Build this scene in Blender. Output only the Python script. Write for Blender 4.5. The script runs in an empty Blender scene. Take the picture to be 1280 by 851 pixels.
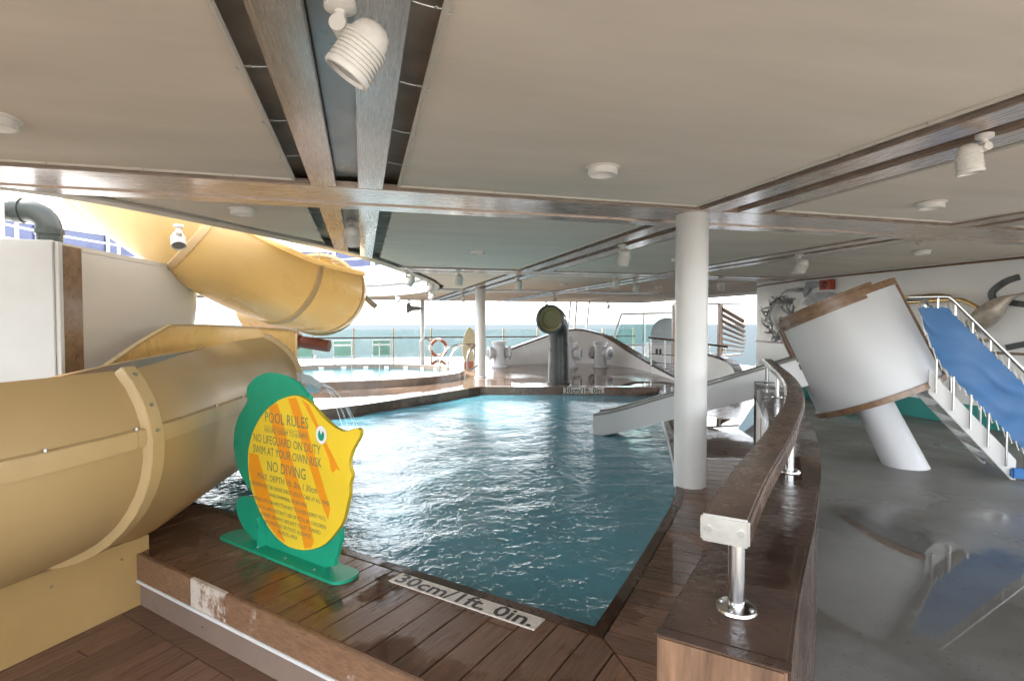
import bpy, bmesh, math, random
from mathutils import Vector, Matrix, noise
from mathutils.geometry import tessellate_polygon, convex_hull_2d
random.seed(7)
R = math.radians
S = bpy.context.scene
C = S.collection

# ------------------------------------------------------------------ camera, sky, sun, exposure
cd = bpy.data.cameras.new('camera'); cam = bpy.data.objects.new('camera', cd); C.objects.link(cam)
cam.location = (0, 0, 1.54); cam.rotation_euler = (R(90 - 1.73), 0, R(-15.4))
cd.sensor_width = 36; cd.lens = 36 * 680 / 1280; cd.clip_start = .05; cd.clip_end = 200000
S.camera = cam
w = bpy.data.worlds.new('World'); S.world = w; w.use_nodes = True
nt = w.node_tree; bg = nt.nodes['Background']
sk = nt.nodes.new('ShaderNodeTexSky'); sk.sky_type = 'NISHITA'; sk.sun_disc = False
SUN_EL, SUN_AZ = 48, -62          # azimuth from +Y towards +X, in degrees
sk.sun_elevation = R(SUN_EL); sk.sun_rotation = R(SUN_AZ); sk.dust_density = 1.5; sk.air_density = 1; sk.altitude = 30
hs = nt.nodes.new('ShaderNodeHueSaturation'); hs.inputs['Saturation'].default_value = .28
nt.links.new(sk.outputs[0], hs.inputs['Color']); nt.links.new(hs.outputs[0], bg.inputs[0]); bg.inputs[1].default_value = .15
sd = bpy.data.lights.new('sun', 'SUN'); sun = bpy.data.objects.new('sun', sd); C.objects.link(sun)
sd.energy = 1.0; sd.angle = R(12); sd.color = (1, .95, .87)
dv = Vector((math.sin(R(SUN_AZ)) * math.cos(R(SUN_EL)), math.cos(R(SUN_AZ)) * math.cos(R(SUN_EL)), math.sin(R(SUN_EL))))
sun.rotation_euler = dv.to_track_quat('Z', 'Y').to_euler(); sun.location = dv * 60
S.view_settings.view_transform = 'Standard'; S.view_settings.look = 'None'; S.view_settings.gamma = 1
S.view_settings.exposure = 3.4
S.render.engine = 'CYCLES'
try:
    S.cycles.use_denoising = True; S.cycles.max_bounces = 10; S.cycles.diffuse_bounces = 6; S.cycles.glossy_bounces = 5
    S.cycles.transparent_max_bounces = 16; S.cycles.caustics_reflective = True; S.cycles.caustics_refractive = False
    S.cycles.sample_clamp_indirect = 6
except Exception: pass

# ------------------------------------------------------------------ materials
MATS = {}
def mat(name, col, rough=.5, metal=0, var=.12, vs=3., bump=0, bs=60., coat=0, ior=1.45, rnd=0, grain=None, wet=None, trans=None, spots=None, rv=.1, world=False, aniso=None):
    """grain=(sx,sy,sz) stretches the colour noise; wet=(scale,threshold,width,rough) smooths patches; trans = translucent colour share"""
    m = bpy.data.materials.new(name); m.use_nodes = True; MATS[name] = m
    n = m.node_tree.nodes; l = m.node_tree.links; b = n['Principled BSDF']
    tc = n.new('ShaderNodeTexCoord'); mp = n.new('ShaderNodeMapping')
    geo = n.new('ShaderNodeNewGeometry')
    l.new(geo.outputs['Position'] if world else tc.outputs['Object'], mp.inputs[0])
    if grain: mp.inputs['Scale'].default_value = grain
    oi = n.new('ShaderNodeObjectInfo')
    if rnd:
        ad = n.new('ShaderNodeVectorMath'); ad.operation = 'ADD'; l.new(mp.outputs[0], ad.inputs[0])
        cm = n.new('ShaderNodeCombineXYZ'); mu = n.new('ShaderNodeMath'); mu.operation = 'MULTIPLY'; mu.inputs[1].default_value = 57
        l.new(oi.outputs['Random'], mu.inputs[0])
        for k in range(3): l.new(mu.outputs[0], cm.inputs[k])
        l.new(cm.outputs[0], ad.inputs[1]); vec = ad.outputs[0]
    else: vec = mp.outputs[0]
    nz = n.new('ShaderNodeTexNoise'); nz.inputs['Scale'].default_value = vs; nz.inputs['Detail'].default_value = 6; nz.inputs['Roughness'].default_value = .62
    l.new(vec, nz.inputs['Vector'])
    mr = n.new('ShaderNodeMapRange'); mr.inputs[1].default_value = .3; mr.inputs[2].default_value = .7
    mr.inputs[3].default_value = 1 - var; mr.inputs[4].default_value = 1 + var; l.new(nz.outputs[0], mr.inputs[0])
    val = mr.outputs[0]
    if rnd:
        r2 = n.new('ShaderNodeMapRange'); r2.inputs[3].default_value = 1 - rnd; r2.inputs[4].default_value = 1 + rnd
        l.new(oi.outputs['Random'], r2.inputs[0]); mm = n.new('ShaderNodeMath'); mm.operation = 'MULTIPLY'
        l.new(val, mm.inputs[0]); l.new(r2.outputs[0], mm.inputs[1]); val = mm.outputs[0]
    vm = n.new('ShaderNodeVectorMath'); vm.operation = 'SCALE'; vm.inputs[0].default_value = col; l.new(val, vm.inputs['Scale'])
    colout = vm.outputs[0]
    if spots:                       # (colour, scale, threshold): stains with a shape of their own
        sc, ss, th = spots
        sn = n.new('ShaderNodeTexNoise'); sn.inputs['Scale'].default_value = ss; sn.inputs['Detail'].default_value = 8; sn.inputs['Roughness'].default_value = .7
        l.new(geo.outputs['Position'], sn.inputs['Vector'])
        sr = n.new('ShaderNodeMapRange'); sr.inputs[1].default_value = th; sr.inputs[2].default_value = th + .08; l.new(sn.outputs[0], sr.inputs[0])
        mx = n.new('ShaderNodeMix'); mx.data_type = 'RGBA'; l.new(sr.outputs[0], mx.inputs[0]); l.new(colout, mx.inputs[6]); mx.inputs[7].default_value = (*sc, 1)
        colout = mx.outputs[2]
    l.new(colout, b.inputs['Base Color'])
    b.inputs['Metallic'].default_value = metal; b.inputs['IOR'].default_value = ior
    b.inputs['Coat Weight'].default_value = coat; b.inputs['Coat Roughness'].default_value = .12
    rr = n.new('ShaderNodeMapRange'); rr.inputs[1].default_value = .3; rr.inputs[2].default_value = .7
    rr.inputs[3].default_value = max(.01, rough - rv * rough * 3); rr.inputs[4].default_value = min(1, rough + rv * rough * 3)
    n2 = n.new('ShaderNodeTexNoise'); n2.inputs['Scale'].default_value = vs * 1.7; n2.inputs['Detail'].default_value = 4; l.new(vec, n2.inputs['Vector'])
    l.new(n2.outputs[0], rr.inputs[0]); rout = rr.outputs[0]
    wf = None
    if wet:
        s_, th, wd, rw = wet
        wn = n.new('ShaderNodeTexNoise'); wn.inputs['Scale'].default_value = s_; wn.inputs['Detail'].default_value = 5; wn.inputs['Roughness'].default_value = .55
        l.new(geo.outputs['Position'], wn.inputs['Vector'])
        wm = n.new('ShaderNodeMapRange'); wm.inputs[1].default_value = th; wm.inputs[2].default_value = th + wd; l.new(wn.outputs[0], wm.inputs[0])
        mx = n.new('ShaderNodeMix'); l.new(wm.outputs[0], mx.inputs[0]); l.new(rout, mx.inputs[2]); mx.inputs[3].default_value = rw; rout = mx.outputs[0]; wf = wm.outputs[0]
        mc = n.new('ShaderNodeMix'); mc.data_type = 'RGBA'; mc.blend_type = 'MULTIPLY'; l.new(wm.outputs[0], mc.inputs[0]); l.new(colout, mc.inputs[6]); mc.inputs[7].default_value = (.62, .6, .6, 1)
        l.new(mc.outputs[2], b.inputs['Base Color'])
    l.new(rout, b.inputs['Roughness'])
    if bump:
        bn = n.new('ShaderNodeTexNoise'); bn.inputs['Scale'].default_value = bs; bn.inputs['Detail'].default_value = 3
        l.new(vec, bn.inputs['Vector']); bp = n.new('ShaderNodeBump'); bp.inputs['Distance'].default_value = .01
        if wf:
            iv = n.new('ShaderNodeMapRange'); iv.inputs[3].default_value = bump; iv.inputs[4].default_value = bump * .06; l.new(wf, iv.inputs[0]); l.new(iv.outputs[0], bp.inputs['Strength'])
        else: bp.inputs['Strength'].default_value = bump
        l.new(bn.outputs[0], bp.inputs['Height']); l.new(bp.outputs[0], b.inputs['Normal'])
    if trans:
        tb = n.new('ShaderNodeBsdfTranslucent'); tb.inputs[0].default_value = (*trans[0], 1); ms = n.new('ShaderNodeMixShader'); ms.inputs[0].default_value = trans[1]
        l.new(b.outputs[0], ms.inputs[1]); l.new(tb.outputs[0], ms.inputs[2]); l.new(ms.outputs[0], n['Material Output'].inputs[0])
    return name
def glass(name, col, refl=.1):
    m = bpy.data.materials.new(name); m.use_nodes = True; MATS[name] = m
    n = m.node_tree.nodes; l = m.node_tree.links; n.remove(n['Principled BSDF'])
    t = n.new('ShaderNodeBsdfTransparent'); t.inputs[0].default_value = (*col, 1); g = n.new('ShaderNodeBsdfGlossy'); g.inputs['Roughness'].default_value = .03
    f = n.new('ShaderNodeFresnel'); f.inputs[0].default_value = 1.45; ms = n.new('ShaderNodeMixShader')
    l.new(f.outputs[0], ms.inputs[0]); l.new(t.outputs[0], ms.inputs[1]); l.new(g.outputs[0], ms.inputs[2]); l.new(ms.outputs[0], n['Material Output'].inputs[0])
    return name
mat('canvas', (.75, .665, .565), .75, var=.075, vs=1.1, bump=.12, bs=9, grain=(.5, 2.2, 1), world=True)
mat('hem', (.60, .56, .49), .8, var=.08)
mat('beam_wood', (.50, .40, .335), .27, metal=.45, var=.16, vs=2.5, coat=.4, grain=(1, 30, 30), world=True, rv=.05)
mat('beam_wood_y', (.50, .40, .335), .27, metal=.45, var=.16, vs=2.5, coat=.4, grain=(30, 1, 30), world=True, rv=.05)
mat('groove_wood', (.22, .105, .05), .35, var=.25, vs=2.5, coat=.3, grain=(6, 6, 6), world=True)
mat('channel_grey', (.42, .46, .48), .35, var=.08, coat=.2)
mat('void_dark', (.42, .36, .30), .8, var=.3)
mat('white_paint', (.62, .615, .60), .38, var=.045, vs=2, coat=.1, rv=.08)
mat('wall_white', (.90, .895, .885), .45, var=.05, vs=.9, bump=.04, bs=8)
mat('white_gel', (.52, .52, .525), .36, var=.02, vs=.7, coat=.1, rv=.03)
mat('tank_cream', (.60, .545, .47), .34, var=.03, vs=.8, coat=.15, rv=.03)
mat('teal_paint', (.03, .30, .27), .4, var=.1)
mat('lamp_white', (.72, .70, .66), .4, var=.07, vs=9)
mat('lamp_glass', (.25, .26, .27), .12, var=.1)
mat('steel', (.55, .55, .54), .2, metal=1, var=.1, vs=6)
mat('dull_steel', (.42, .42, .40), .38, metal=.9, var=.2, vs=6, bump=.1, bs=30)
mat('chute_steel', (.50, .50, .50), .36, metal=.25, var=.06, vs=1.5, rv=.05)
mat('rail_grey', (.16, .16, .145), .35, var=.15, vs=3)
mat('bright_white', (.88, .87, .85), .4, var=.04, vs=2)
mat('art_silver', (.55, .55, .55), .35, metal=.5, var=.3, vs=9, bump=.3, bs=12)
mat('teak', (.155, .080, .047), .36, var=.34, vs=3.2, grain=(1.2, 18, 6), rnd=.20, bump=.2, bs=7, wet=(.75, .455, .07, .03), coat=.12)
mat('teak_low', (.165, .092, .058), .42, var=.3, vs=3., grain=(1.2, 18, 6), rnd=.14, bump=.2, bs=7, wet=(.7, .60, .1, .12))
mat('teak_rim', (.075, .040, .024), .33, var=.3, vs=3, grain=(6, 6, 6), wet=(.9, .48, .08, .05), world=True)
mat('pale_bounce', (.36, .31, .25), .6, var=.15, vs=2, grain=(1, 9, 1), world=True)
mat('coaming_wood', (.19, .12, .085), .34, var=.3, vs=3, grain=(6, 6, 6), wet=(.9, .48, .08, .06), world=True)
mat('caulk', (.018, .016, .015), .6, var=.2)
mat('far_deck', (.25, .175, .125), .2, var=.28, vs=2.2, grain=(3, 1, 1), world=True, wet=(.38, .44, .06, .012))
mat('fascia_wood', (.19, .105, .060), .38, var=.28, vs=3, grain=(5, 5, 22), world=True, bump=.15, bs=8, spots=((.50, .42, .35), 2.6, .63))
mat('worn_board', (.50, .44, .38), .6, var=.12, vs=3, world=True, spots=((.17, .085, .045), 4.5, .50))
mat('riser_brown', (.20, .145, .115), .5, var=.1)
mat('cap_wood', (.055, .033, .024), .3, var=.4, vs=4, bump=.35, bs=26, wet=(1.6, .48, .12, .07), world=True, spots=((.035, .022, .016), 3.2, .6))
mat('end_grain', (.15, .083, .048), .42, var=.6, vs=3, grain=(7, 7, 1), bump=.3, bs=6, world=True)
mat('rail_wood', (.085, .051, .035), .27, var=.25, vs=4, grain=(3, 3, 3), world=True, wet=(2.2, .5, .15, .1), bump=.1, bs=30)
mat('trim_wood', (.20, .115, .062), .35, var=.35, vs=3, grain=(4, 4, 4), coat=.3, bump=.1, bs=14)
mat('grey_deck', (.17, .165, .148), .46, var=.2, vs=1.1, world=True, bump=.6, bs=120, wet=(.42, .50, .22, .12), spots=((.10, .096, .086), 42, .60))
mat('flume', (.38, .262, .118), .42, var=.06, vs=1.4, coat=.08, rv=.04, trans=((.85, .50, .14), .12), bump=.03, bs=3)
mat('flume_in', (.70, .46, .17), .3, var=.05, coat=.3)
mat('flume_up', (.46, .355, .185), .33, var=.06, vs=1.4, coat=.2, trans=((.86, .66, .32), .28))
mat('flume_ring', (.78, .66, .42), .4, var=.05, trans=((.95, .78, .45), .5))
mat('flume_flange', (.41, .285, .135), .4, var=.08)
mat('skirt', (.34, .215, .084), .45, var=.1, vs=1.6, bump=.05, bs=5)
mat('pipe_green', (.035, .042, .036), .4, var=.2, vs=3, coat=.2)
mat('cowl_green', (.055, .060, .057), .33, var=.25, vs=3, coat=.3)
mat('cowl_in', (.22, .21, .10), .5, var=.2)
mat('fish_green', (.012, .30, .175), .35, var=.07, coat=.15)
mat('fish_yellow', (.80, .57, .035), .4, var=.05, coat=.1)
mat('fish_orange', (.80, .30, .015), .4, var=.06)
mat('fish_text', (.16, .20, .10), .5)
mat('fish_edge', (.40, .30, .02), .45)
mat('eye_white', (.78, .78, .76), .35, var=.03)
mat('plaque', (.58, .53, .47), .5, var=.16, vs=30, bump=.2, bs=120)
mat('plaque_text', (.030, .026, .024), .5)
mat('blue_canvas', (.060, .155, .33), .7, var=.05, vs=2, bump=.08, bs=90)
mat('blue_pad', (.03, .15, .38), .5, var=.15)
mat('red_box', (.42, .075, .04), .4, var=.1)
mat('red_pipe', (.19, .055, .035), .45, var=.25)
mat('orange_ring', (.42, .14, .075), .5)
mat('ring_white', (.74, .72, .7), .5)
mat('cream', (.50, .43, .27), .5, var=.12, vs=4)
mat('chair_green', (.15, .30, .23), .6, var=.1)
mat('art_metal', (.30, .31, .32), .45, metal=.35, var=.35, vs=9, bump=.3, bs=12)
mat('art_dark', (.09, .095, .10), .35, metal=.5, var=.3, vs=8)
mat('art_bronze', (.42, .37, .31), .4, metal=.3, var=.3, vs=7, bump=.6, bs=14)
mat('gold', (.78, .55, .25), .2, metal=1)
mat('navy', (.05, .06, .13), .12, var=.2)
mat('lilac', (.50, .49, .56), .4, var=.1)
mat('tile_rim', (.24, .19, .15), .3, var=.15, vs=4, wet=(.8, .5, .1, .06))
mat('basin', (.06, .42, .46), .4, var=.08)
mat('grey_board', (.22, .24, .24), .5, var=.1)
mat('print_dark', (.05, .05, .05), .5)
mat('rope', (.62, .60, .55), .7)
mat('water_stream', (.85, .88, .90), .12, var=.03, trans=((.9, .95, 1), .5))
def soft_pool(name, c, r0, r1, rough):      # standing water: a smooth-edged patch of the deck with a mirror finish
    m = MATS[name]; n = m.node_tree.nodes; l = m.node_tree.links; b = n['Principled BSDF']
    g = n.new('ShaderNodeNewGeometry'); d = n.new('ShaderNodeVectorMath'); d.operation = 'DISTANCE'; d.inputs[1].default_value = c; l.new(g.outputs['Position'], d.inputs[0])
    z = n.new('ShaderNodeTexNoise'); z.inputs['Scale'].default_value = 1.5; z.inputs['Detail'].default_value = 6; l.new(g.outputs['Position'], z.inputs['Vector'])
    a = n.new('ShaderNodeMath'); a.operation = 'MULTIPLY_ADD'; a.inputs[1].default_value = 1.6; l.new(z.outputs[0], a.inputs[0]); l.new(d.outputs['Value'], a.inputs[2])
    mr = n.new('ShaderNodeMapRange'); mr.interpolation_type = 'SMOOTHSTEP'; mr.inputs[1].default_value = r0; mr.inputs[2].default_value = r1; mr.inputs[3].default_value = 1; mr.inputs[4].default_value = 0; l.new(a.outputs[0], mr.inputs[0])
    src = b.inputs['Roughness'].links[0].from_socket; mx = n.new('ShaderNodeMix'); l.new(mr.outputs[0], mx.inputs[0]); l.new(src, mx.inputs[2]); mx.inputs[3].default_value = rough; l.new(mx.outputs[0], b.inputs['Roughness'])
    c0 = b.inputs['Base Color'].links[0].from_socket; cm = n.new('ShaderNodeMix'); cm.data_type = 'RGBA'; cm.blend_type = 'MULTIPLY'; l.new(mr.outputs[0], cm.inputs[0]); l.new(c0, cm.inputs[6]); cm.inputs[7].default_value = (.5, .5, .5, 1); l.new(cm.outputs[2], b.inputs['Base Color'])
    bp = [k for k in n if k.type == 'BUMP'][0]; s0 = bp.inputs['Strength'].links[0].from_socket if bp.inputs['Strength'].links else None
    mm = n.new('ShaderNodeMath'); mm.operation = 'MULTIPLY'; iv = n.new('ShaderNodeMath'); iv.operation = 'SUBTRACT'; iv.inputs[0].default_value = 1; l.new(mr.outputs[0], iv.inputs[1]); l.new(iv.outputs[0], mm.inputs[1])
    if s0: l.new(s0, mm.inputs[0])
    else: mm.inputs[0].default_value = bp.inputs['Strength'].default_value
    l.new(mm.outputs[0], bp.inputs['Strength'])
soft_pool('grey_deck', (3.35, 2.85, -.15), 1.75, 2.9, .035)
glass('rail_glass', (.86, .94, .92)); glass('screen_glass', (.70, .82, .79))
def water(name, col, bsc, bst, glint_flecks):
    m = bpy.data.materials.new(name); m.use_nodes = True; MATS[name] = m
    n = m.node_tree.nodes; l = m.node_tree.links; b = n['Principled BSDF']
    g = n.new('ShaderNodeNewGeometry'); nz = n.new('ShaderNodeTexNoise'); nz.inputs['Scale'].default_value = .6; nz.inputs['Detail'].default_value = 3; l.new(g.outputs['Position'], nz.inputs['Vector'])
    mr = n.new('ShaderNodeMapRange'); mr.inputs[3].default_value = .75; mr.inputs[4].default_value = 1.25; l.new(nz.outputs[0], mr.inputs[0])
    vm = n.new('ShaderNodeVectorMath'); vm.operation = 'SCALE'; vm.inputs[0].default_value = col; l.new(mr.outputs[0], vm.inputs['Scale']); out = vm.outputs[0]
    if glint_flecks:  # white glints on the ripples, painted into the water colour
        mp = n.new('ShaderNodeMapping'); mp.inputs['Scale'].default_value = (1, 1.5, 1); l.new(g.outputs['Position'], mp.inputs[0])
        f1 = n.new('ShaderNodeTexNoise'); f1.inputs['Scale'].default_value = 3.4; f1.inputs['Detail'].default_value = 9; f1.inputs['Roughness'].default_value = .72; f1.inputs['Distortion'].default_value = .8; l.new(mp.outputs[0], f1.inputs['Vector'])
        r1 = n.new('ShaderNodeMapRange'); r1.inputs[1].default_value = .665; r1.inputs[2].default_value = .71; l.new(f1.outputs[0], r1.inputs[0])
        mx = n.new('ShaderNodeMix'); mx.data_type = 'RGBA'; l.new(r1.outputs[0], mx.inputs[0]); l.new(out, mx.inputs[6]); mx.inputs[7].default_value = (.55, .62, .63, 1); out = mx.outputs[2]
    l.new(out, b.inputs['Base Color']); b.inputs['Roughness'].default_value = .045; b.inputs['IOR'].default_value = 1.34
    w1 = n.new('ShaderNodeTexNoise'); w1.inputs['Scale'].default_value = bsc; w1.inputs['Detail'].default_value = 4; w1.inputs['Distortion'].default_value = .6; l.new(g.outputs['Position'], w1.inputs['Vector'])
    bp = n.new('ShaderNodeBump'); bp.inputs['Strength'].default_value = bst; bp.inputs['Distance'].default_value = .03; l.new(w1.outputs[0], bp.inputs['Height']); l.new(bp.outputs[0], b.inputs['Normal'])
water('pool_water', (.080, .228, .288), 13, .40, True)
water('pool_water_far', (.012, .095, .115), 5, .5, False)
water('sea_water', (.007, .0185, .0225), .12, .55, False)
MATS['sea_water'].node_tree.nodes['Principled BSDF'].inputs['Specular IOR Level'].default_value = .04
MATS['sea_water'].node_tree.nodes['Principled BSDF'].inputs['Roughness'].default_value = .5

# ------------------------------------------------------------------ mesh helpers
W = {}
class MB:
    def __init__(s, T=None): s.v = []; s.f = []; s.T = T or Matrix()
    def add(s, vs, fs):
        o = len(s.v); s.v += [s.T @ Vector(p) for p in vs]; s.f += [tuple(i + o for i in f) for f in fs]; return s
    def box(s, c, d, M=None):
        M = M or Matrix(); x, y, z = (k / 2 for k in d); c = Vector(c)
        vs = [c + M.to_3x3() @ Vector((a * x, b * y, e * z)) for a in (-1, 1) for b in (-1, 1) for e in (-1, 1)]
        return s.add(vs, [(0, 1, 3, 2), (4, 6, 7, 5), (0, 4, 5, 1), (2, 3, 7, 6), (0, 2, 6, 4), (1, 5, 7, 3)])
    def ext(s, x0, x1, y0, y1, z0, z1): return s.box(((x0 + x1) / 2, (y0 + y1) / 2, (z0 + z1) / 2), (x1 - x0, y1 - y0, z1 - z0))
    def prism(s, poly, z0, z1):
        n = len(poly); vs = [(*p[:2], z0) for p in poly] + [(*p[:2], z1) for p in poly]
        tri = tessellate_polygon([[Vector((*p[:2], 0)) for p in poly]])
        a = sum(poly[i][0] * poly[(i + 1) % n][1] - poly[(i + 1) % n][0] * poly[i][1] for i in range(n))
        fs = []
        if n <= 4: fs += [tuple(range(n, 2 * n)) if a > 0 else tuple(reversed(range(n, 2 * n))), tuple(reversed(range(n))) if a > 0 else tuple(range(n))]
        else:
            for t in tri: fs += [tuple(k + n for k in t), tuple(reversed(t))]
        for i in range(n):
            j = (i + 1) % n; fs.append((i, j, j + n, i + n) if a > 0 else (j, i, i + n, j + n))
        return s.add(vs, fs)
    def tube(s, path, r, n=8, cap=True, closed=False):
        P = [Vector(p) for p in path]; m = len(P); rs = r if isinstance(r, (list, tuple)) else [r] * m
        vs = []; up = None
        for i in range(m):
            if closed: t = P[(i + 1) % m] - P[i - 1]
            else: t = P[min(i + 1, m - 1)] - P[max(i - 1, 0)]
            t.normalize()
            if up is None: up = Vector((0, 0, 1)) if abs(t.z) < .9 else Vector((1, 0, 0))
            a = t.cross(up).normalized(); up = a.cross(t).normalized()
            vs += [P[i] + (a * math.cos(2 * math.pi * k / n) + up * math.sin(2 * math.pi * k / n)) * rs[i] for k in range(n)]
        fs = []
        for i in range(m if closed else m - 1):
            j = (i + 1) % m
            for k in range(n): fs.append((i * n + k, i * n + (k + 1) % n, j * n + (k + 1) % n, j * n + k))
        if cap and not closed: fs += [tuple(reversed(range(n))), tuple(range((m - 1) * n, m * n))]
        return s.add(vs, fs)
    def cyl(s, a, b, r0, r1=None, n=16): return s.tube([a, b], [r0, r0 if r1 is None else r1], n)
    def lathe(s, prof, n=24, M=None):
        M = M or Matrix(); vs = []; m = len(prof)
        for r, z in prof: vs += [M @ Vector((r * math.cos(2 * math.pi * k / n), r * math.sin(2 * math.pi * k / n), z)) for k in range(n)]
        fs = [(i * n + k, i * n + (k + 1) % n, (i + 1) * n + (k + 1) % n, (i + 1) * n + k) for i in range(m - 1) for k in range(n)]
        return s.add(vs, fs)
    def sweep(s, path, prof, closed=False, cap=True):
        """prof: closed list of (side,up); side is to the right of travel, frames stay level"""
        P = [Vector(p) for p in path]; m = len(P); vs = []
        for i in range(m):
            a = P[i] - P[i - 1] if (i or closed) else P[1] - P[0]; b = P[(i + 1) % m] - P[i] if (i < m - 1 or closed) else a
            a = Vector((a.x, a.y)).normalized(); b = Vector((b.x, b.y)).normalized()
            na = Vector((a.y, -a.x)); nb = Vector((b.y, -b.x)); mi = na + nb
            mi = mi / max(.3, mi.dot(na))
            pr = prof(i) if callable(prof) else prof
            q = len(pr)
            vs += [P[i] + Vector((mi.x * u, mi.y * u, v)) for u, v in pr]
        fs = []
        for i in range(m if closed else m - 1):
            j = (i + 1) % m
            for k in range(q): fs.append((i * q + k, j * q + k, j * q + (k + 1) % q, i * q + (k + 1) % q))
        if cap and not closed: fs += [tuple(range(q)), tuple(reversed(range((m - 1) * q, m * q)))]
        return s.add(vs, fs)
    def build(s, name, material, parent=None, bevel=0, smooth=True, local=None, ang=35):
        """vertices are world coordinates; they are stored relative to the parent (or to `local`)"""
        Wm = W[parent.name] if parent else (local or Matrix())
        inv = Wm.inverted(); me = bpy.data.meshes.new(name)
        me.from_pydata([inv @ v for v in s.v], [], s.f)
        bm = bmesh.new(); bm.from_mesh(me)
        bmesh.ops.remove_doubles(bm, verts=bm.verts, dist=1e-5)
        bmesh.ops.recalc_face_normals(bm, faces=bm.faces)
        if bevel:
            ed = [e for e in bm.edges if len(e.link_faces) == 2 and e.calc_face_angle() > .6]
            bmesh.ops.bevel(bm, geom=ed, offset=bevel, segments=2, affect='EDGES', clamp_overlap=True)
        for f in bm.faces: f.smooth = smooth
        if smooth:
            for e in bm.edges:
                if len(e.link_faces) == 2 and e.calc_face_angle() > R(ang): e.smooth = False
        bm.to_mesh(me); bm.free()
        if isinstance(material, (list, tuple)):
            for k in material: me.materials.append(MATS[k])
        else: me.materials.append(MATS[material])
        o = bpy.data.objects.new(name, me); C.objects.link(o)
        if parent: o.parent = parent; W[o.name] = W[parent.name]
        else: o.matrix_world = Wm; W[o.name] = Wm
        return o
def tag(o, label=None, cat=None, group=None, kind=None):
    if label: o['label'] = label
    if cat: o['category'] = cat
    if group: o['group'] = group
    if kind: o['kind'] = kind
    return o
def struct(o): o['kind'] = 'structure'; return o
def thing(name, label, cat, loc=(0, 0, 0), rotz=0, group=None, M=None):
    o = bpy.data.objects.new(name, None); C.objects.link(o); o.empty_display_size = .1
    Wm = M if M else Matrix.Translation(loc) @ Matrix.Rotation(rotz, 4, 'Z')
    o.matrix_world = Wm; W[o.name] = Wm
    return tag(o, label, cat, group)
def dup(root, M, label=None, group=None):
    def rec(o, par):
        c = o.copy(); C.objects.link(c)
        if par: c.parent = par
        W[c.name] = M
        for ch in kids[o.name]: rec(ch, c)
        return c
    kids = {}
    def walk(o): kids[o.name] = list(o.children); [walk(k) for k in kids[o.name]]
    walk(root); r = rec(root, None); r.matrix_world = M
    if label: r['label'] = label
    if group: r['group'] = group
    return r
def clip(poly, a, b):              # keep the side to the left of a->b
    out = []; d = (b[0] - a[0], b[1] - a[1])
    sd = [d[0] * (p[1] - a[1]) - d[1] * (p[0] - a[0]) for p in poly]
    for i in range(len(poly)):
        j = (i + 1) % len(poly); p, q = poly[i], poly[j]
        if sd[i] >= 0: out.append(p)
        if sd[i] * sd[j] < 0:
            t = sd[i] / (sd[i] - sd[j]); out.append((p[0] + t * (q[0] - p[0]), p[1] + t * (q[1] - p[1])))
    return out
def smooth_path(P, n=6):           # Catmull-Rom
    P = [Vector(p) for p in P]; out = []
    for i in range(len(P) - 1):
        p0 = P[max(i - 1, 0)]; p1 = P[i]; p2 = P[i + 1]; p3 = P[min(i + 2, len(P) - 1)]
        for k in range(n):
            t = k / n
            out.append(.5 * ((2 * p1) + (p2 - p0) * t + (2 * p0 - 5 * p1 + 4 * p2 - p3) * t * t + (3 * p1 - p0 - 3 * p2 + p3) * t ** 3))
    out.append(P[-1]); return out
def inside(p, poly):
    c = False; j = len(poly) - 1
    for i in range(len(poly)):
        if (poly[i][1] > p[1]) != (poly[j][1] > p[1]) and p[0] < (poly[j][0] - poly[i][0]) * (p[1] - poly[i][1]) / (poly[j][1] - poly[i][1]) + poly[i][0]: c = not c
        j = i
    return c
def holed_sheet(outer, holes, z):
    loops = [outer] + holes; allp = [p for l in loops for p in l]
    tri = tessellate_polygon([[Vector((p[0], p[1], 0)) for p in l] for l in loops])
    return MB().add([(p[0], p[1], z) for p in allp], tri)
def text_mesh(s, size, width=None, bold=0):
    cu = bpy.data.curves.new('txt', 'FONT'); cu.body = s; cu.size = size; cu.resolution_u = 2; cu.offset = bold * size
    o = bpy.data.objects.new('txt', cu); C.objects.link(o); bpy.context.view_layer.update()
    me = o.to_mesh(); vs = [v.co.copy() for v in me.vertices]; fs = [tuple(p.vertices) for p in me.polygons]
    o.to_mesh_clear(); bpy.data.objects.remove(o); bpy.data.curves.remove(cu)
    x0 = min(v.x for v in vs); x1 = max(v.x for v in vs)
    k = (width / (x1 - x0)) if width else 1
    return [((v.x - x0) * k, v.y) for v in vs], fs
def ground(z): return Matrix.Translation((0, 0, z))

# ------------------------------------------------------------------ sea
b = MB(); RS = [60, 200, 800, 3000, 12000, 60000]; n = 48; vs = [(0, 10, -28)]
for r in RS: vs += [(r * math.cos(2 * math.pi * k / n), 10 + r * math.sin(2 * math.pi * k / n), -28) for k in range(n)]
fs = [(0, 1 + k, 1 + (k + 1) % n) for k in range(n)]
for i in range(len(RS) - 1):
    a = 1 + i * n
    fs += [(a + k, a + n + k, a + n + (k + 1) % n, a + (k + 1) % n) for k in range(n)]
struct(b.add(vs, fs).build('sea', 'sea_water'))

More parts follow.
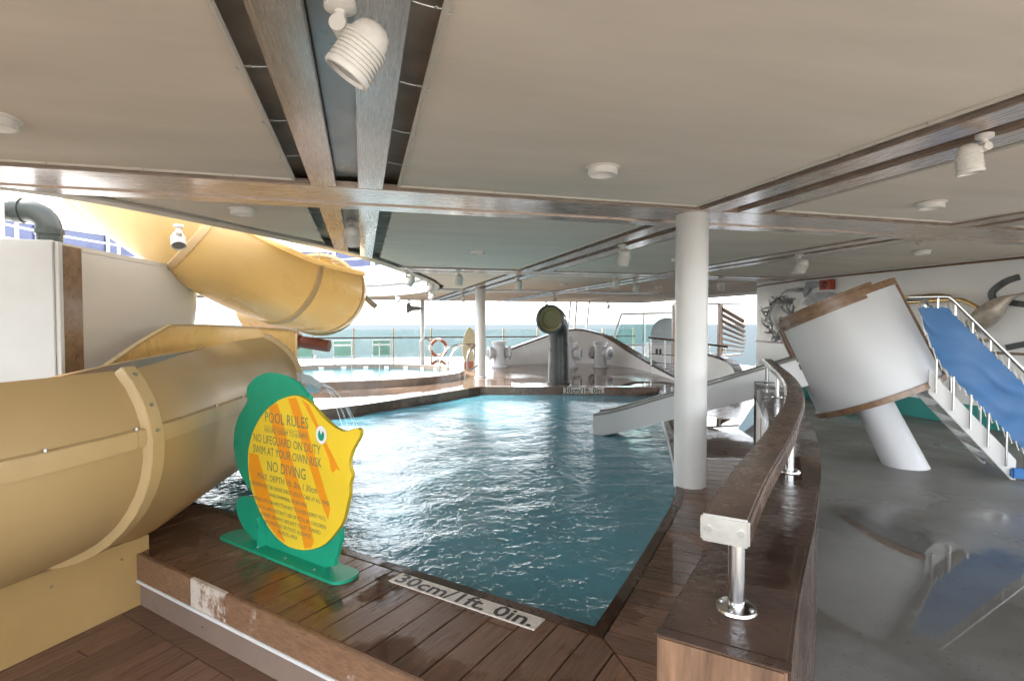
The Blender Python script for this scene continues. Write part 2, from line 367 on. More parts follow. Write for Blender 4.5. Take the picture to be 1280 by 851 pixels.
# ------------------------------------------------------------------ pool plan
N = (1.13, 2.52); e_ = Vector((-.68, .733)); n_ = Vector((.733, .68))       # near corner, run of the near edge, inward normal
NEAR_L = (N[0] + e_.x * 3.7, N[1] + e_.y * 3.7)
right_edge = smooth_path([(*N, 0), (1.44, 2.85, 0), (1.92, 3.38, 0), (2.4, 3.92, 0), (2.76, 4.37, 0), (3.3, 5.25, 0), (4.05, 6.6, 0), (4.85, 8.1, 0), (5.7, 9.7, 0), (6.7, 11.3, 0)], 3)
far_edge = [(6.7, 11.3), (2.66, 12.47)]
left_edge = [(p.x, p.y) for p in smooth_path([(2.66, 12.47, 0), (1.6, 11.55, 0), (.6, 10.75, 0), (-.39, 10.0, 0), (-1.5, 9.5, 0), (-2.3, 8.6, 0), (-2.3, 7.0, 0), (*NEAR_L, 0)], 3)]
POOL = [(p.x, p.y) for p in right_edge] + far_edge[1:] + left_edge[1:-1] + [NEAR_L]
def ring_offset(poly, d):          # outward offset of a counter-clockwise polygon
    out = []; m = len(poly)
    for i in range(m):
        a = Vector(poly[i]) - Vector(poly[i - 1]); c = Vector(poly[(i + 1) % m]) - Vector(poly[i]); a.normalize(); c.normalize()
        na = Vector((a.y, -a.x)); nb = Vector((c.y, -c.x)); mi = na + nb; mi /= max(.5, mi.dot(na)); out.append((poly[i][0] + mi.x * d, poly[i][1] + mi.y * d))
    return out
area = sum(POOL[i][0] * POOL[(i + 1) % len(POOL)][1] - POOL[(i + 1) % len(POOL)][0] * POOL[i][1] for i in range(len(POOL)))
assert area > 0
par = smooth_path([(.80, 1.06, 0), (1.08, 1.33, 0), (1.66, 1.86, 0), (2.34, 2.52, 0), (2.98, 3.22, 0), (3.58, 3.96, 0), (4.15, 4.72, 0), (4.62, 5.34, 0), (4.98, 5.83, 0)], 5)
par2 = [(p.x, p.y) for p in par]
# deck sheet (dark bed under the planks) round both pools
F0 = Vector(N) - n_ * .77                                                      # deck front edge
FL = F0 + e_ * 5.2; FR = F0 - e_ * 2.6
P2C, P2A, P2B = (-.6, 16.4), 3.6, 2.9
ell = lambda a, b_, m=56: [(P2C[0] + a * math.cos(2 * math.pi * k / m), P2C[1] + b_ * math.sin(2 * math.pi * k / m)) for k in range(m)]
outer = [tuple(FR)] + par2 + [(5.4, 6.9), (7.8, 9.4), (10.6, 12.2), (14, 12.4), (14, 25.6), (-13, 25.6), (-13, 5.2), (-4.2, 5.2), tuple(FL)]
b = holed_sheet(outer, [POOL, ell(P2A, P2B)], -.022)
deck = struct(b.build('pool_deck', 'far_deck', smooth=False))
b = MB(); vs = [(x, y, -.022) for x, y in outer] + [(x, y, -.34) for x, y in outer]; m = len(outer)
b.add(vs, [(i, (i + 1) % m, (i + 1) % m + m, i + m) for i in range(m - 6, m - 1)]).build('deck_edge', 'white_paint', deck)
# caulk bed under the planks of the near walk
bed = [tuple(F0 + e_ * 4.2), tuple(FR)] + par2[:-4] + [(4.05, 6.6), (3.3, 5.25), (2.76, 4.37), (2.4, 3.92), (1.92, 3.38), (1.44, 2.85), N, tuple(Vector(N) + e_ * 4.2)]
tri = tessellate_polygon([[Vector((*p, 0)) for p in bed]])
MB().add([(*p, -.012) for p in bed], tri).build('caulk_bed', 'caulk', deck)
def plank(poly, org, dx, material, parent, z0=-.012, z1=0):
    dx = Vector(dx).normalized(); M = Matrix.Translation((org[0], org[1], 0)) @ Matrix(((dx.x, -dx.y, 0, 0), (dx.y, dx.x, 0, 0), (0, 0, 1, 0), (0, 0, 0, 1)))
    bb = MB().prism(poly, z0, z1); o = bb.build('plank', material, None, bevel=.0025, local=M); o.parent = parent; return o
PW = .165; GAP = .007
# planks of the front walk, square to the pool's near edge
for k in range(-9, 25):
    s0 = k * PW + GAP / 2; s1 = (k + 1) * PW - GAP / 2
    cuts = [(-.77, -.075)]
    if k % 7 == 2: cuts = [(-.77, -.25), (-.243, -.075)]
    for t0, t1 in cuts:
        q = [Vector(N) + e_ * s + n_ * t for s, t in ((s0, t0), (s0, t1), (s1, t1), (s1, t0))]
        q = [tuple(p) for p in q]
        q = clip(q, (N[0] + .0 - .004, 0), (N[0] - .004, 5)) if k < 1 else q
        if len(q) > 2: plank(q, tuple(Vector(N) + e_ * s0), tuple(n_), 'teak', deck)
# planks of the side walk, square to the curved edge
L = 0; pts = [Vector((p.x, p.y)) for p in right_edge]; cum = [0]
for i in range(1, len(pts)): cum.append(cum[-1] + (pts[i] - pts[i - 1]).length)
def at(s):
    if s <= 0:
        d = (pts[1] - pts[0]).normalized(); return pts[0] + d * s, d
    for i in range(1, len(pts)):
        if cum[i] >= s:
            t = (s - cum[i - 1]) / (cum[i] - cum[i - 1]); return pts[i - 1].lerp(pts[i], t), (pts[min(i + 1, len(pts) - 1)] - pts[i - 1]).normalized()
for k in range(-12, 30):
    a, da = at(k * PW + GAP / 2); c, dc = at((k + 1) * PW - GAP / 2)
    ra = Vector((da.y, -da.x)); rc = Vector((dc.y, -dc.x)); Lp = 1.35 if k < 16 else 1.1
    def reach(o_, d_):
        best = Lp
        for i in range(len(par2) - 1):
            p0 = Vector(par2[i]); v = Vector(par2[i + 1]) - p0; den = d_.x * v.y - d_.y * v.x
            if abs(den) > 1e-6:
                w_ = p0 - o_; t = (w_.x * v.y - w_.y * v.x) / den; u = (w_.x * d_.y - w_.y * d_.x) / den
                if 0 <= u <= 1 and 0 < t < 3: best = t
        return best
    Lp = min(reach(a, ra), reach(c, rc))
    cuts = [(.075, Lp)]
    if k % 4 == 1 and Lp > .9: cuts = [(.075, .62), (.627, Lp)]
    elif k % 5 == 3 and Lp > 1: cuts = [(.075, .85), (.857, Lp)]
    for t0, t1 in cuts:
        q = [tuple(a + ra * t0), tuple(a + ra * t1), tuple(c + rc * t1), tuple(c + rc * t0)]
        if k < 2: q = clip(q, (N[0] + .004, 5), (N[0] + .004, 0))
        if len(q) > 2: plank(q, tuple(a), tuple(ra), 'teak', deck)
# wooden lip round the pool, raised coaming on the far and left sides
lip = [(p.x, p.y, 0) for p in reversed(right_edge)] + [(N[0] + e_.x * s, N[1] + e_.y * s, 0) for s in (.5, 1.5, 2.6, 3.65)]
lp = MB().sweep(lip, [(-.072, -.16), (0, -.16), (0, .003), (-.072, .003)]).build('pool_lip', 'teak_rim', deck, bevel=.004)
MB().sweep([(x, y, 0) for x, y, z in lip], [(-.001, -.15), (.008, -.15), (.008, -.018), (-.001, -.018)]).build('lip_bead', 'white_paint', lp)
coam = [(x, y, 0) for x, y in far_edge[:1] + left_edge[:-1]]
MB().sweep([(x, y, 0) for x, y, z in coam], [(0, -.3), (.16, -.3), (.16, .07), (0, .07)]).build('coaming', 'coaming_wood', deck, bevel=.006)
# basin
b = MB(); m = len(POOL); vs = [(*p, -.14) for p in POOL] + [(*p, -.48) for p in POOL]
b.add(vs, [((i + 1) % m, i, i + m, (i + 1) % m + m) for i in range(m)])
tri = tessellate_polygon([[Vector((*p, 0)) for p in POOL]]); b.add([(*p, -.48) for p in POOL], tri)
struct(b.build('pool_basin', 'basin', smooth=False))
# water with real ripples
def ripple(x, y):
    p = Vector((x * 1.0, y * 1.25, .3))
    h = .008 * noise.noise(p * 1.5) + .0078 * noise.noise(p * 3.6 + Vector((5, 1, 0))) + .0055 * noise.noise(p * 8.5)
    d = math.hypot(x + .5, y - 7.6); h += .010 * math.sin(d * 9) * math.exp(-d * .45)
    return h
PX = ring_offset(POOL, .06); step = .055
xs0 = min(p[0] for p in PX); ys0 = min(p[1] for p in PX); nx = int((max(p[0] for p in PX) - xs0) / step) + 2; ny = int((max(p[1] for p in PX) - ys0) / step) + 2
idx = {}; vs = []; fs = []
def vid(i, j):
    if (i, j) not in idx:
        x = xs0 + i * step; y = ys0 + j * step; idx[(i, j)] = len(vs); vs.append((x, y, -.115 + ripple(x, y)))
    return idx[(i, j)]
for i in range(nx):
    for j in range(ny):
        if inside((xs0 + (i + .5) * step, ys0 + (j + .5) * step), PX): fs.append((vid(i, j), vid(i + 1, j), vid(i + 1, j + 1), vid(i, j + 1)))
me = bpy.data.meshes.new('pool_water'); me.from_pydata(vs, [], fs); me.materials.append(MATS['pool_water'])
me.polygons.foreach_set('use_smooth', [True] * len(me.polygons)); o = bpy.data.objects.new('pool_water', me); C.objects.link(o); struct(o)

# second pool: raised oval rim and water
p2 = [(x, y, 0) for x, y in ell(P2A, P2B, 64)]
rim = struct(MB().sweep(p2, [(-.42, -.3), (.0, -.3), (.0, .17), (-.42, .2)], closed=True).build('oval_pool_rim', 'tile_rim', bevel=.01))
for k in range(28):
    a = 2 * math.pi * k / 28; x = P2C[0] + (P2A - .425) * math.cos(a); y = P2C[1] + (P2B - .425) * math.sin(a)
    MB(Matrix.Translation((x, y, .10)) @ Matrix.Rotation(a, 4, 'Z')).box((0, 0, 0), (.02, .16, .07)).build('edge_tile', 'ring_white', rim)
b = MB(); q = ell(P2A - .4, P2B - .4, 64); vs = [(*P2C, .07)]
for t in (.25, .5, .75, 1): vs += [(P2C[0] + (x - P2C[0]) * t, P2C[1] + (y - P2C[1]) * t, .07) for x, y in q]
fs = [(0, 1 + k, 1 + (k + 1) % 64) for k in range(64)] + [(1 + i * 64 + k, 1 + i * 64 + 64 + k, 1 + i * 64 + 64 + (k + 1) % 64, 1 + i * 64 + (k + 1) % 64) for i in range(3) for k in range(64)]
struct(b.add(vs, fs).build('oval_pool_water', 'pool_water_far'))

# ------------------------------------------------------------------ lower teak deck and the step up
low = struct(MB().ext(-9, 3.3, -1.5, 5.3, -.5, -.372).build('lower_deck', 'caulk', smooth=False))
pd = Vector((.66, .75)).normalized(); pn = Vector((pd.y, -pd.x))
org = Vector((-1.0, 2.6)); LW = .118
for k in range(-16, 12):
    s0 = k * LW + .0055; s1 = (k + 1) * LW - .0055
    c0 = -3.4 + (k * 1.37 % 1.9)
    for t0, t1 in ((-4.4, c0 - .003), (c0 + .003, c0 + 2.3 - .003), (c0 + 2.306, 4.2)):
        q = [tuple(org + pn * s + pd * t) for s, t in ((s0, t0), (s1, t0), (s1, t1), (s0, t1))]
        # end at the margin board before the riser
        g = F0 - n_ * .13; q = clip(q, tuple(g - e_), tuple(g))
        if len(q) > 2: plank(q, tuple(org + pn * s0), tuple(pd), 'teak_low', low, -.372, -.36)
q = [tuple(F0 - n_ * .125 + e_ * 5), tuple(F0 - n_ * .125 - e_ * 2.6), tuple(F0 - n_ * .0 - e_ * 2.6), tuple(F0 + e_ * 5)]
MB().prism(q, -.372, -.361).build('margin_board', 'teak_low', low)
rest = [(-9, -6), (3.3, -6), (3.3, 5.3), (-9, 5.3)]
step_ = thing('deck_step', 'varnished wood step edge with brown riser below the pool walk', 'step', (*F0, -.36))
def strip(name, t0, t1, z0, z1, s0, s1, mt, bev=.004):
    q = [tuple(F0 + n_ * t + e_ * s) for s, t in ((s0, t0), (s1, t0), (s1, t1), (s0, t1))]
    return MB().prism(q, z0, z1).build(name, mt, step_, bevel=bev)
for s0, s1, mt_ in ((-2.6, -.35, 'fascia_wood'), (-.345, 1.93, 'fascia_wood'), (1.935, 2.30, 'worn_board'), (2.305, 4.9, 'fascia_wood')): strip('fascia_board', -.03, .0, -.175, -.002, s0, s1, mt_)
strip('white_batten', -.036, .0, -.197, -.176, -2.6, 4.9, 'white_paint', .003)
strip('riser', -.012, .02, -.361, -.198, -2.6, 4.9, 'riser_brown')
for s in (-1.2, -.1, 1.1, 2.2): MB().cyl(F0.to_3d() + (e_ * s).to_3d() + Vector((-n_.x * .012, -n_.y * .012, -.28)), F0.to_3d() + (e_ * s).to_3d() + Vector((-n_.x * .016, -n_.y * .016, -.28)), .006, n=8).build('screw', 'steel', step_)

struct(MB().ext(-16, 16, -22, -1.51, -.5, -.365).build('unseen_bounce_deck', 'pale_bounce', smooth=False))  # unseen pale deck behind the camera, added to bounce light onto the ceiling
# ------------------------------------------------------------------ grey wet deck on the right
gd = [(.2, -1.5), (12, -1.5), (12, 12.6), (5.4, 6.9)] + list(reversed(par2)) + [(.78, 1.0)]
tri = tessellate_polygon([[Vector((*p, 0)) for p in gd]])
struct(MB().add([(*p, -.15) for p in gd], tri).build('grey_deck', 'grey_deck', smooth=False))

# ------------------------------------------------------------------ parapet and handrail
PT = .80
pr = thing('parapet_wall', 'curved waist-high parapet with wet dark wooden top between pool and grey deck', 'parapet', (.8, 1.06, -.15))
body = MB().sweep(par, [(-.115, -.15), (.115, -.15), (.115, PT - .115), (-.115, PT - .115)]).build('body', 'wall_white', pr)
MB().sweep(par[:-1], lambda i: [(-.15, PT - .055), (.138, PT - .055), (.138, PT), (-.15, PT)]).build('top_board', 'cap_wood', pr, bevel=.008)
MB().sweep(par[:-1], [(.116, -.145), (.128, -.145), (.128, PT - .057), (.116, PT - .057)]).build('side_board', 'cap_wood', pr, bevel=.006)
MB().sweep(par[:-1], [(-.146, PT - .16), (-.118, PT - .16), (-.118, PT - .057), (-.146, PT - .057)]).build('inner_board', 'cap_wood', pr, bevel=.006)
d0 = (par[1] - par[0]).normalized(); nn = Vector((d0.y, -d0.x, 0))
Me = Matrix(((nn.x, d0.x, 0, par[0].x), (nn.y, d0.y, 0, par[0].y), (0, 0, 1, 0), (0, 0, 0, 1)))
MB(Me).ext(-.148, .132, -.03, -.003, -.15, PT - .004).build('end_board', 'end_grain', pr, bevel=.006)
MB(Me).ext(-.152, .14, -.034, -.0, PT - .003, PT + .001).build('end_strip', 'cap_wood', pr)
d1 = (par[-1] - par[-2]).normalized(); n1 = Vector((d1.y, -d1.x, 0)); Mf = Matrix(((n1.x, d1.x, 0, par[-1].x), (n1.y, d1.y, 0, par[-1].y), (0, 0, 1, 0), (0, 0, 0, 1)))
MB(Mf).ext(-.14, .14, -.028, .012, -.15, PT + .002).build('far_end_board', 'cap_wood', pr, bevel=.004)
for k in (-9, -20):                                                     # slotted drains in the inner face
    p = par[k]; d = (par[k + 1] - par[k - 1]).normalized(); nv = Vector((d.y, -d.x, 0)); Ms = Matrix(((d.x, nv.x, 0, p.x - nv.x * .117), (d.y, nv.y, 0, p.y - nv.y * .117), (0, 0, 1, .33), (0, 0, 0, 1)))
    ov = [(.045 * math.cos(a * math.pi / 8), .17 * math.sin(a * math.pi / 8)) for a in range(16)]
    MB(Ms).add([(x, -.004, z) for x, z in ov] + [(x, .002, z) for x, z in ov], [tuple(range(16))] + [(i, (i + 1) % 16, 16 + (i + 1) % 16, 16 + i) for i in range(16)]).build('drain_slot', 'red_pipe', pr)
hr = thing('handrail', 'curved wooden handrail on short chromed posts along the parapet top', 'handrail', (.8, 1.06, PT))
rp = par[0:-1]; RZ = 1.10
prof = [(-.053, -.058), (.053, -.058), (.055, -.008), (.049, .0), (-.049, .0), (-.055, -.008)]
MB().sweep([(p.x, p.y, RZ) for p in rp], prof).build('wooden_rail', 'rail_wood', hr, bevel=.004, ang=18)
MB().sweep([(p.x, p.y, RZ) for p in rp], [(-.056, -.050), (-.0535, -.050), (-.0535, -.012), (-.056, -.012)]).build('edge_strip', 'steel', hr)
MB(Me).ext(-.053, .053, -.014, -.0005, RZ - .062, RZ + .002).build('end_cap', 'dull_steel', hr, bevel=.005)
for x in (-.036, .036): MB(Me).cyl((x, -.0145, RZ - .03), (x, -.018, RZ - .03), .008, n=10).build('cap_screw', 'steel', hr)
acc = 0; posts = []; last = -9
for i in range(1, len(par) - 1):
    acc += (par[i] - par[i - 1]).length
    if acc - last > (.05 if last < 0 else 1.4) and acc > .14: posts.append(i); last = acc
posts.append(len(par) - 2)
for i in posts:
    p = par[i]; ps = MB().cyl((p.x, p.y, PT), (p.x, p.y, RZ - .056), .021, n=16).build('post', 'steel', hr)
    MB().lathe([(0, PT + .010), (.024, PT + .012), (.05, PT + .007), (.052, PT + .0005)], 20, Matrix.Translation((p.x, p.y, 0))).build('flange', 'steel', ps)
    for k in range(4):
        a = .6 + k * math.pi / 2; MB().cyl((p.x + .039 * math.cos(a), p.y + .039 * math.sin(a), PT + .006), (p.x + .039 * math.cos(a), p.y + .039 * math.sin(a), PT + .013), .006, n=8).build('bolt', 'dull_steel', ps)

# ------------------------------------------------------------------ ceiling: deck above, opening, boards, canvas panels
OPEN = [(-5, 4.85), (-3.3, 4.92), (-2.55, 5.2), (-2.05, 5.65), (-1.3, 6.72), (-.5, 7.98), (.1, 9.2), (.75, 11.0), (1.4, 13.0), (1.85, 14.8), (2.03, 16.4), (1.95, 17.8), (1.5, 19.3), (.7, 20.7), (-.6, 21.9), (-2.5, 22.6), (-5, 22.2), (-7, 20.5), (-8.3, 17.5), (-8.6, 14), (-8.2, 9.5), (-7, 6)]
OPEN = [OPEN[i] for i in convex_hull_2d([Vector(p) for p in OPEN])]
if sum(OPEN[i][0] * OPEN[(i + 1) % len(OPEN)][1] - OPEN[(i + 1) % len(OPEN)][0] * OPEN[i][1] for i in range(len(OPEN))) < 0: OPEN.reverse()
_sm = smooth_path([(*p, 0) for p in OPEN + OPEN[:1]], 4)[:-1]; OPEN_S = [(p.x, p.y) for p in _sm]
CEX0, CEX1, CEY0, CEY1 = -9.6, 9.74, -.5, 24.5
ZB = 2.57                                                               # underside of the boards
upper = [(CEX0, CEY0), (CEX1, CEY0), (CEX1, 9.6), (10.1, 11.6), (11.4, 13.6), (13.5, 14.5), (13.5, CEY1), (-12, CEY1), (-12, 12), (CEX0, 8)]
ceil_ = struct(holed_sheet(upper, [OPEN_S], 2.70).build('ceiling', 'void_dark', smooth=False))
b = holed_sheet(upper, [OPEN_S], 3.12).build('upper_deck_floor', 'white_paint', ceil_, smooth=False)
mu = len(upper)
MB().sweep([(x, y, 0) for x, y in upper], [(-.0, 2.585), (.06, 2.585), (.06, 3.12), (.0, 3.12)], closed=True).build('ceiling_fascia', 'white_paint', ceil_)
b = MB().sweep([(x, y, 0) for x, y in OPEN_S], [(-.02, 2.600), (.04, 2.600), (.04, 3.14), (-.02, 3.14)], closed=True).build('opening_fascia', 'white_paint', ceil_)
MB().sweep([(x, y, 0) for x, y in OPEN_S], [(-.018, ZB + .004), (.17, ZB + .004), (.17, ZB + .029), (-.018, ZB + .029)], closed=True).build('opening_trim', 'hem', ceil_)
def minus_open(rect, grow=.0):
    O = ring_offset(OPEN, grow); pieces = []; rem = [rect]; m = len(O)
    for i in range(m):
        a, c = O[i], O[(i + 1) % m]; nr = []
        for r in rem:
            o_ = clip(r, c, a); i_ = clip(r, a, c)
            if len(o_) > 2: pieces.append(o_)
            if len(i_) > 2: nr.append(i_)
        rem = nr
        if not rem: break
    return pieces
def board(x0, x1, y0, y1, z0, z1, material, name='beam_board'):
    pcs = minus_open([(x0, y0), (x1, y0), (x1, y1), (x0, y1)], .172)
    if not pcs: return
    touched = inside(((x0 + x1) / 2, (y0 + y1) / 2), OPEN) or len(pcs) > 1
    b = MB()
    if len(pcs) == 1: b.prism(pcs[0], z0, z1)
    else:
        for p in pcs: b.add([(*q, z0) for q in p], [tuple(range(len(p)))]); b.add([(*q, z1) for q in p], [tuple(range(len(p)))])
        # side walls along the long sides
        for p in pcs:
            for i in range(len(p)):
                q, r = p[i], p[(i + 1) % len(p)]
                if any(abs(q[k] - v) < 1e-4 and abs(r[k] - v) < 1e-4 for k, v in ((0, x0), (0, x1), (1, y0), (1, y1))): b.add([(*q, z0), (*r, z0), (*r, z1), (*q, z1)], [(0, 1, 2, 3)])
    return b.build(name, material, ceil_, bevel=.003 if len(pcs) == 1 else 0)
ROWS = [(4.34, 5.14), (10.22, 10.98), (16.25, 17.0)]
for y0, y1 in ROWS:
    board(-9.5, 9.7, y0, y0 + .18, ZB, ZB + .05, 'beam_wood'); board(-9.5, 9.7, y1 - .2, y1, ZB, ZB + .05, 'beam_wood')
    board(-9.5, 9.7, y0 + .185, y1 - .205, ZB + .012, ZB + .03, 'beam_wood', 'beam_web')
COLS = [(-3.36, -2.84, .18), (-.36, .16, .18), (2.98, 3.60, .23), (5.98, 6.60, .23)]
YS = [(CEY0, 4.335), (5.145, 10.215), (10.985, 16.245), (17.005, 24.35)]
for x0, x1, bw in COLS:
    for y0, y1 in YS:
        board(x0, x0 + bw, y0, y1, ZB + .002, ZB + .052, 'beam_wood_y'); board(x1 - bw, x1, y0, y1, ZB + .002, ZB + .052, 'beam_wood_y')
        g = 'channel_grey' if x0 < 1 else 'groove_wood'
        board(x0 + bw - .0, x1 - bw, y0, y1, ZB + .085, ZB + .10, g, 'beam_channel')
# canvas panels
hk = MB(); hk.tube([(0, 0, 0), (.018, 0, .002), (.03, .0, .002)], .0035, 6); hk.tube([(.030 + .008 * math.cos(a * math.pi / 4), .008 * math.sin(a * math.pi / 4), .002) for a in range(8)], .003, 5, closed=True)
hk.tube([(.036, 0, .002), (.075, 0, .006), (.11, 0, .012)], .0035, 6); hk.tube([(-.008 + .012 * math.cos(a * math.pi / 5), 0, .012 * math.sin(a * math.pi / 5) - .002) for a in range(10)], .0035, 5, closed=True)
hook0 = None
def hook(parent, x, y, ang):
    global hook0
    M = Matrix.Translation((x, y, 2.598)) @ Matrix.Rotation(ang, 4, 'Z')
    if hook0 is None:
        hook0 = hk.build('hook', 'dull_steel', None); o = hook0
    else: o = bpy.data.objects.new('hook', hook0.data); C.objects.link(o)
    o.parent = parent; o.matrix_local = M
def panel(x0, x1, y0, y1, hooks=(), drop=.0):
    # sheet with a slight sag, made of small cells so that the opening can cut it
    pcs = minus_open([(x0, y0), (x1, y0), (x1, y1), (x0, y1)], .30)
    b = MB(); nxx = max(1, int((x1 - x0) / .25)); nyy = max(1, int((y1 - y0) / .25))
    for p in pcs:
        for i in range(nxx):
            for j in range(nyy):
                xa = x0 + (x1 - x0) * i / nxx; xb = x0 + (x1 - x0) * (i + 1) / nxx; ya = y0 + (y1 - y0) * j / nyy; yb = y0 + (y1 - y0) * (j + 1) / nyy
                c = clip(clip(clip(clip(p, (xa, ya), (xb, ya)), (xb, ya), (xb, yb)), (xb, yb), (xa, yb)), (xa, yb), (xa, ya))
                if len(c) > 2:
                    z = [2.594 - .022 * math.sin(math.pi * max(0, min(1, (q[0] - x0) / (x1 - x0)))) * math.sin(math.pi * max(0, min(1, (q[1] - y0) / (y1 - y0)))) + .007 * noise.noise(Vector((q[0] * 1.1, q[1] * 1.1, 0))) + .0018 * noise.noise(Vector((q[0] * 3.2, q[1] * 1.2, 5))) for q in c]
                    b.add([(q[0], q[1], zz) for q, zz in zip(c, z)], [tuple(range(len(c)))])
    if not b.f: return
    o = b.build('canvas_panel', 'canvas', ceil_, ang=80)
    edges = [((x0, y0), (x1, y0)), ((x1, y0), (x1, y1)), ((x1, y1), (x0, y1)), ((x0, y1), (x0, y0))]
    hb = MB()
    for a, c in edges:
        if not (inside(a, ring_offset(OPEN, .28)) or inside(c, ring_offset(OPEN, .28))):
            aa = Vector((*a, 2.592)); cc = Vector((*c, 2.592)); hb.tube([aa, cc], .014, 6)
    cut = [p for p in ring_offset(OPEN_S, .30) if x0 < p[0] < x1 and y0 < p[1] < y1]
    if len(cut) > 1:
        cut.sort(key=lambda p: p[1]); hb.tube([(*p, 2.592) for p in cut], .014, 6)
        for i in range(0, len(cut) - 1):
            if cut[0][1] < 10:
                d = Vector(cut[i + 1]) - Vector(cut[i]); m = (Vector(cut[i + 1]) + Vector(cut[i])) / 2; hook(o, m.x, m.y, math.atan2(d.x, -d.y))
    if hb.f: hb.build('hem', 'hem', o)
    for side, sp in hooks:
        if side in 'WE':
            x = x0 if side == 'W' else x1; k = y0 + .3
            while k < y1 - .04:
                if k > 1.2: hook(o, x, k, math.pi if side == 'W' else 0)
                k += sp
        else:
            y = y0 if side == 'S' else y1; k = x0 + .2
            while k < x1 - .1: hook(o, k, y, -math.pi / 2 if side == 'S' else math.pi / 2); k += sp
panel(-2.72, -.47, CEY0 + .2, 4.26, (('E', .62), ('N', .55)))
panel(.28, 2.88, CEY0 + .2, 4.26, (('W', .62), ('N', .55), ('E', .55)))
panel(3.70, 5.88, CEY0 + .2, 4.24, (('W', .55), ('N', .5), ('E', .55)))
panel(6.72, 9.6, CEY0 + .2, 4.24, (('W', .6), ('N', .55)))
panel(-2.72, -.47, 5.2, 10.1, (('E', .5),))
panel(.28, 2.88, 5.2, 10.12, (('W', .6), ('S', .6)))
panel(3.70, 5.88, 5.22, 10.12, (('W', .7),)); panel(6.72, 9.6, 5.22, 10.12)
for y0, y1 in ((11.06, 16.15), (17.08, 24.2)):
    panel(.28, 2.88, y0, y1); panel(3.7, 5.88, y0, y1); panel(6.72, 9.5, y0, y1)
panel(-2.72, -.47, 17.08, 24.2)

# ------------------------------------------------------------------ columns
def column(x, y, r, zb, zt, label, collar=True, mt='white_paint'):
    c = thing('column', label, 'column', (x, y, zb))
    MB().cyl((x, y, zb), (x, y, zt), r, n=40).build('shaft', mt, c)
    if collar: MB().lathe([(r + .001, zb), (r + .02, zb), (r + .02, zb + .018), (r + .001, zb + .03)], 40, Matrix.Translation((x, y, 0))).build('foot_ring', mt, c)
column(3.02, 4.54, .150, -.02, ZB, 'thick white steel column on the plank walk beside the near pool', False)
column(3.33, 15.55, .15, -.02, ZB, 'white steel column on the wet deck between the two pools')
column(2.55, 24.0, .09, -.02, ZB, 'slender grey post carrying the horn loudspeaker at the open deck edge', False, 'dull_steel')

# ------------------------------------------------------------------ right wall with relief art
wl = [(9.75, 3.6), (9.75, 9.6), (9.95, 11.0), (10.25, 12.2), (10.9, 13.1), (12.4, 13.7)]
wp = smooth_path([(x, y, 0) for x, y in wl], 5)
wall = struct(MB().sweep(wp, [(0, -.16), (.2, -.16), (.2, 2.9), (0, 2.9)]).build('wall_right', 'wall_white'))
MB().sweep(wp, [(-.012, -.15), (-.001, -.15), (-.001, .20), (-.012, .20)]).build('skirting', 'teal_paint', wall)
MB().sweep(wp, [(-.03, 1.06), (-.001, 1.06), (-.001, 1.10), (-.03, 1.10)]).build('dado_strip', 'trim_wood', wall)
MB().sweep(wp, [(-.02, 2.535), (-.001, 2.535), (-.001, 2.57), (-.02, 2.57)]).build('top_strip', 'groove_wood', wall)

# ------------------------------------------------------------------ spotlights, downlights
def spot_proto(name, tilt=146, off=.075):
    t = thing(name, 'x', 'spotlight', M=Matrix())
    MB().lathe([(0, -.001), (.045, -.001), (.045, -.022), (.03, -.03), (0, -.03)], 20).build('base_plate', 'lamp_white', t)
    MB().tube([(0, 0, -.028), (0, 0, -.055)], .016, 12).build('stem', 'lamp_white', t)
    k = MB(); k.tube([(-.03, 0, -.075), (.03, 0, -.075)], .024, 16); k.box((.0, 0, -.058), (.03, .03, .03)); k.box((.0, .03, -.085), (.022, .07, .03)); k.build('knuckle', 'lamp_white', t)
    Mb = Matrix.Translation((0, off, -.118)) @ Matrix.Rotation(R(tilt), 4, 'X')
    pf = [(0, -.062), (.028, -.058), (.046, -.044), (.056, -.02), (.058, 0)]
    for i in range(7): z = .002 + i * .0125; pf += [(.066, z), (.066, z + .007), (.060, z + .008), (.060, z + .012)]
    pf += [(.068, .092), (.068, .108), (.060, .110), (.056, .098)]
    bd = MB(Mb).lathe(pf, 28).build('ribbed_housing', 'lamp_white', t)
    MB(Mb).lathe([(.0565, .099), (0, .099)], 28).build('lens', 'lamp_glass', bd)
    return t
sp0 = spot_proto('spotlight')
first = [True]
def spotlight(x, y, z, rotz, label, group=None, s=1, tilt=0):
    M = Matrix.Translation((x, y, z)) @ Matrix.Rotation(rotz, 4, 'Z') @ Matrix.Scale(s, 4)
    if first[0]: first[0] = False; sp0.matrix_world = M; sp0['label'] = label; W[sp0.name] = M; o = sp0
    else: o = dup(sp0, M, label)
    if group: o['group'] = group
    elif 'group' in o.keys(): del o['group']
    return o
spotlight(-.06, 1.86, 2.575, R(-105), 'ribbed white spotlight bolted between the two boards of the plank beam over the steps', s=1.12)
s2_ = spot_proto('spotlight', 172, .09); s2_.matrix_world = Matrix.Translation((3.30, 2.22, 2.58)) @ Matrix.Rotation(R(75), 4, 'Z') @ Matrix.Scale(.95, 4); s2_['label'] = 'ribbed white spotlight pointing straight down from the beam that runs into the thick column'
spotlight(-1.83, 6.4, 2.57, R(20), 'ribbed spotlight at the rim of the ceiling opening in front of the yellow slide', s=1.05)
spotlight(-.1, 6.1, 2.65, R(180), 'ribbed spotlight in the grey channel just beyond the first cross beam', s=1.25)
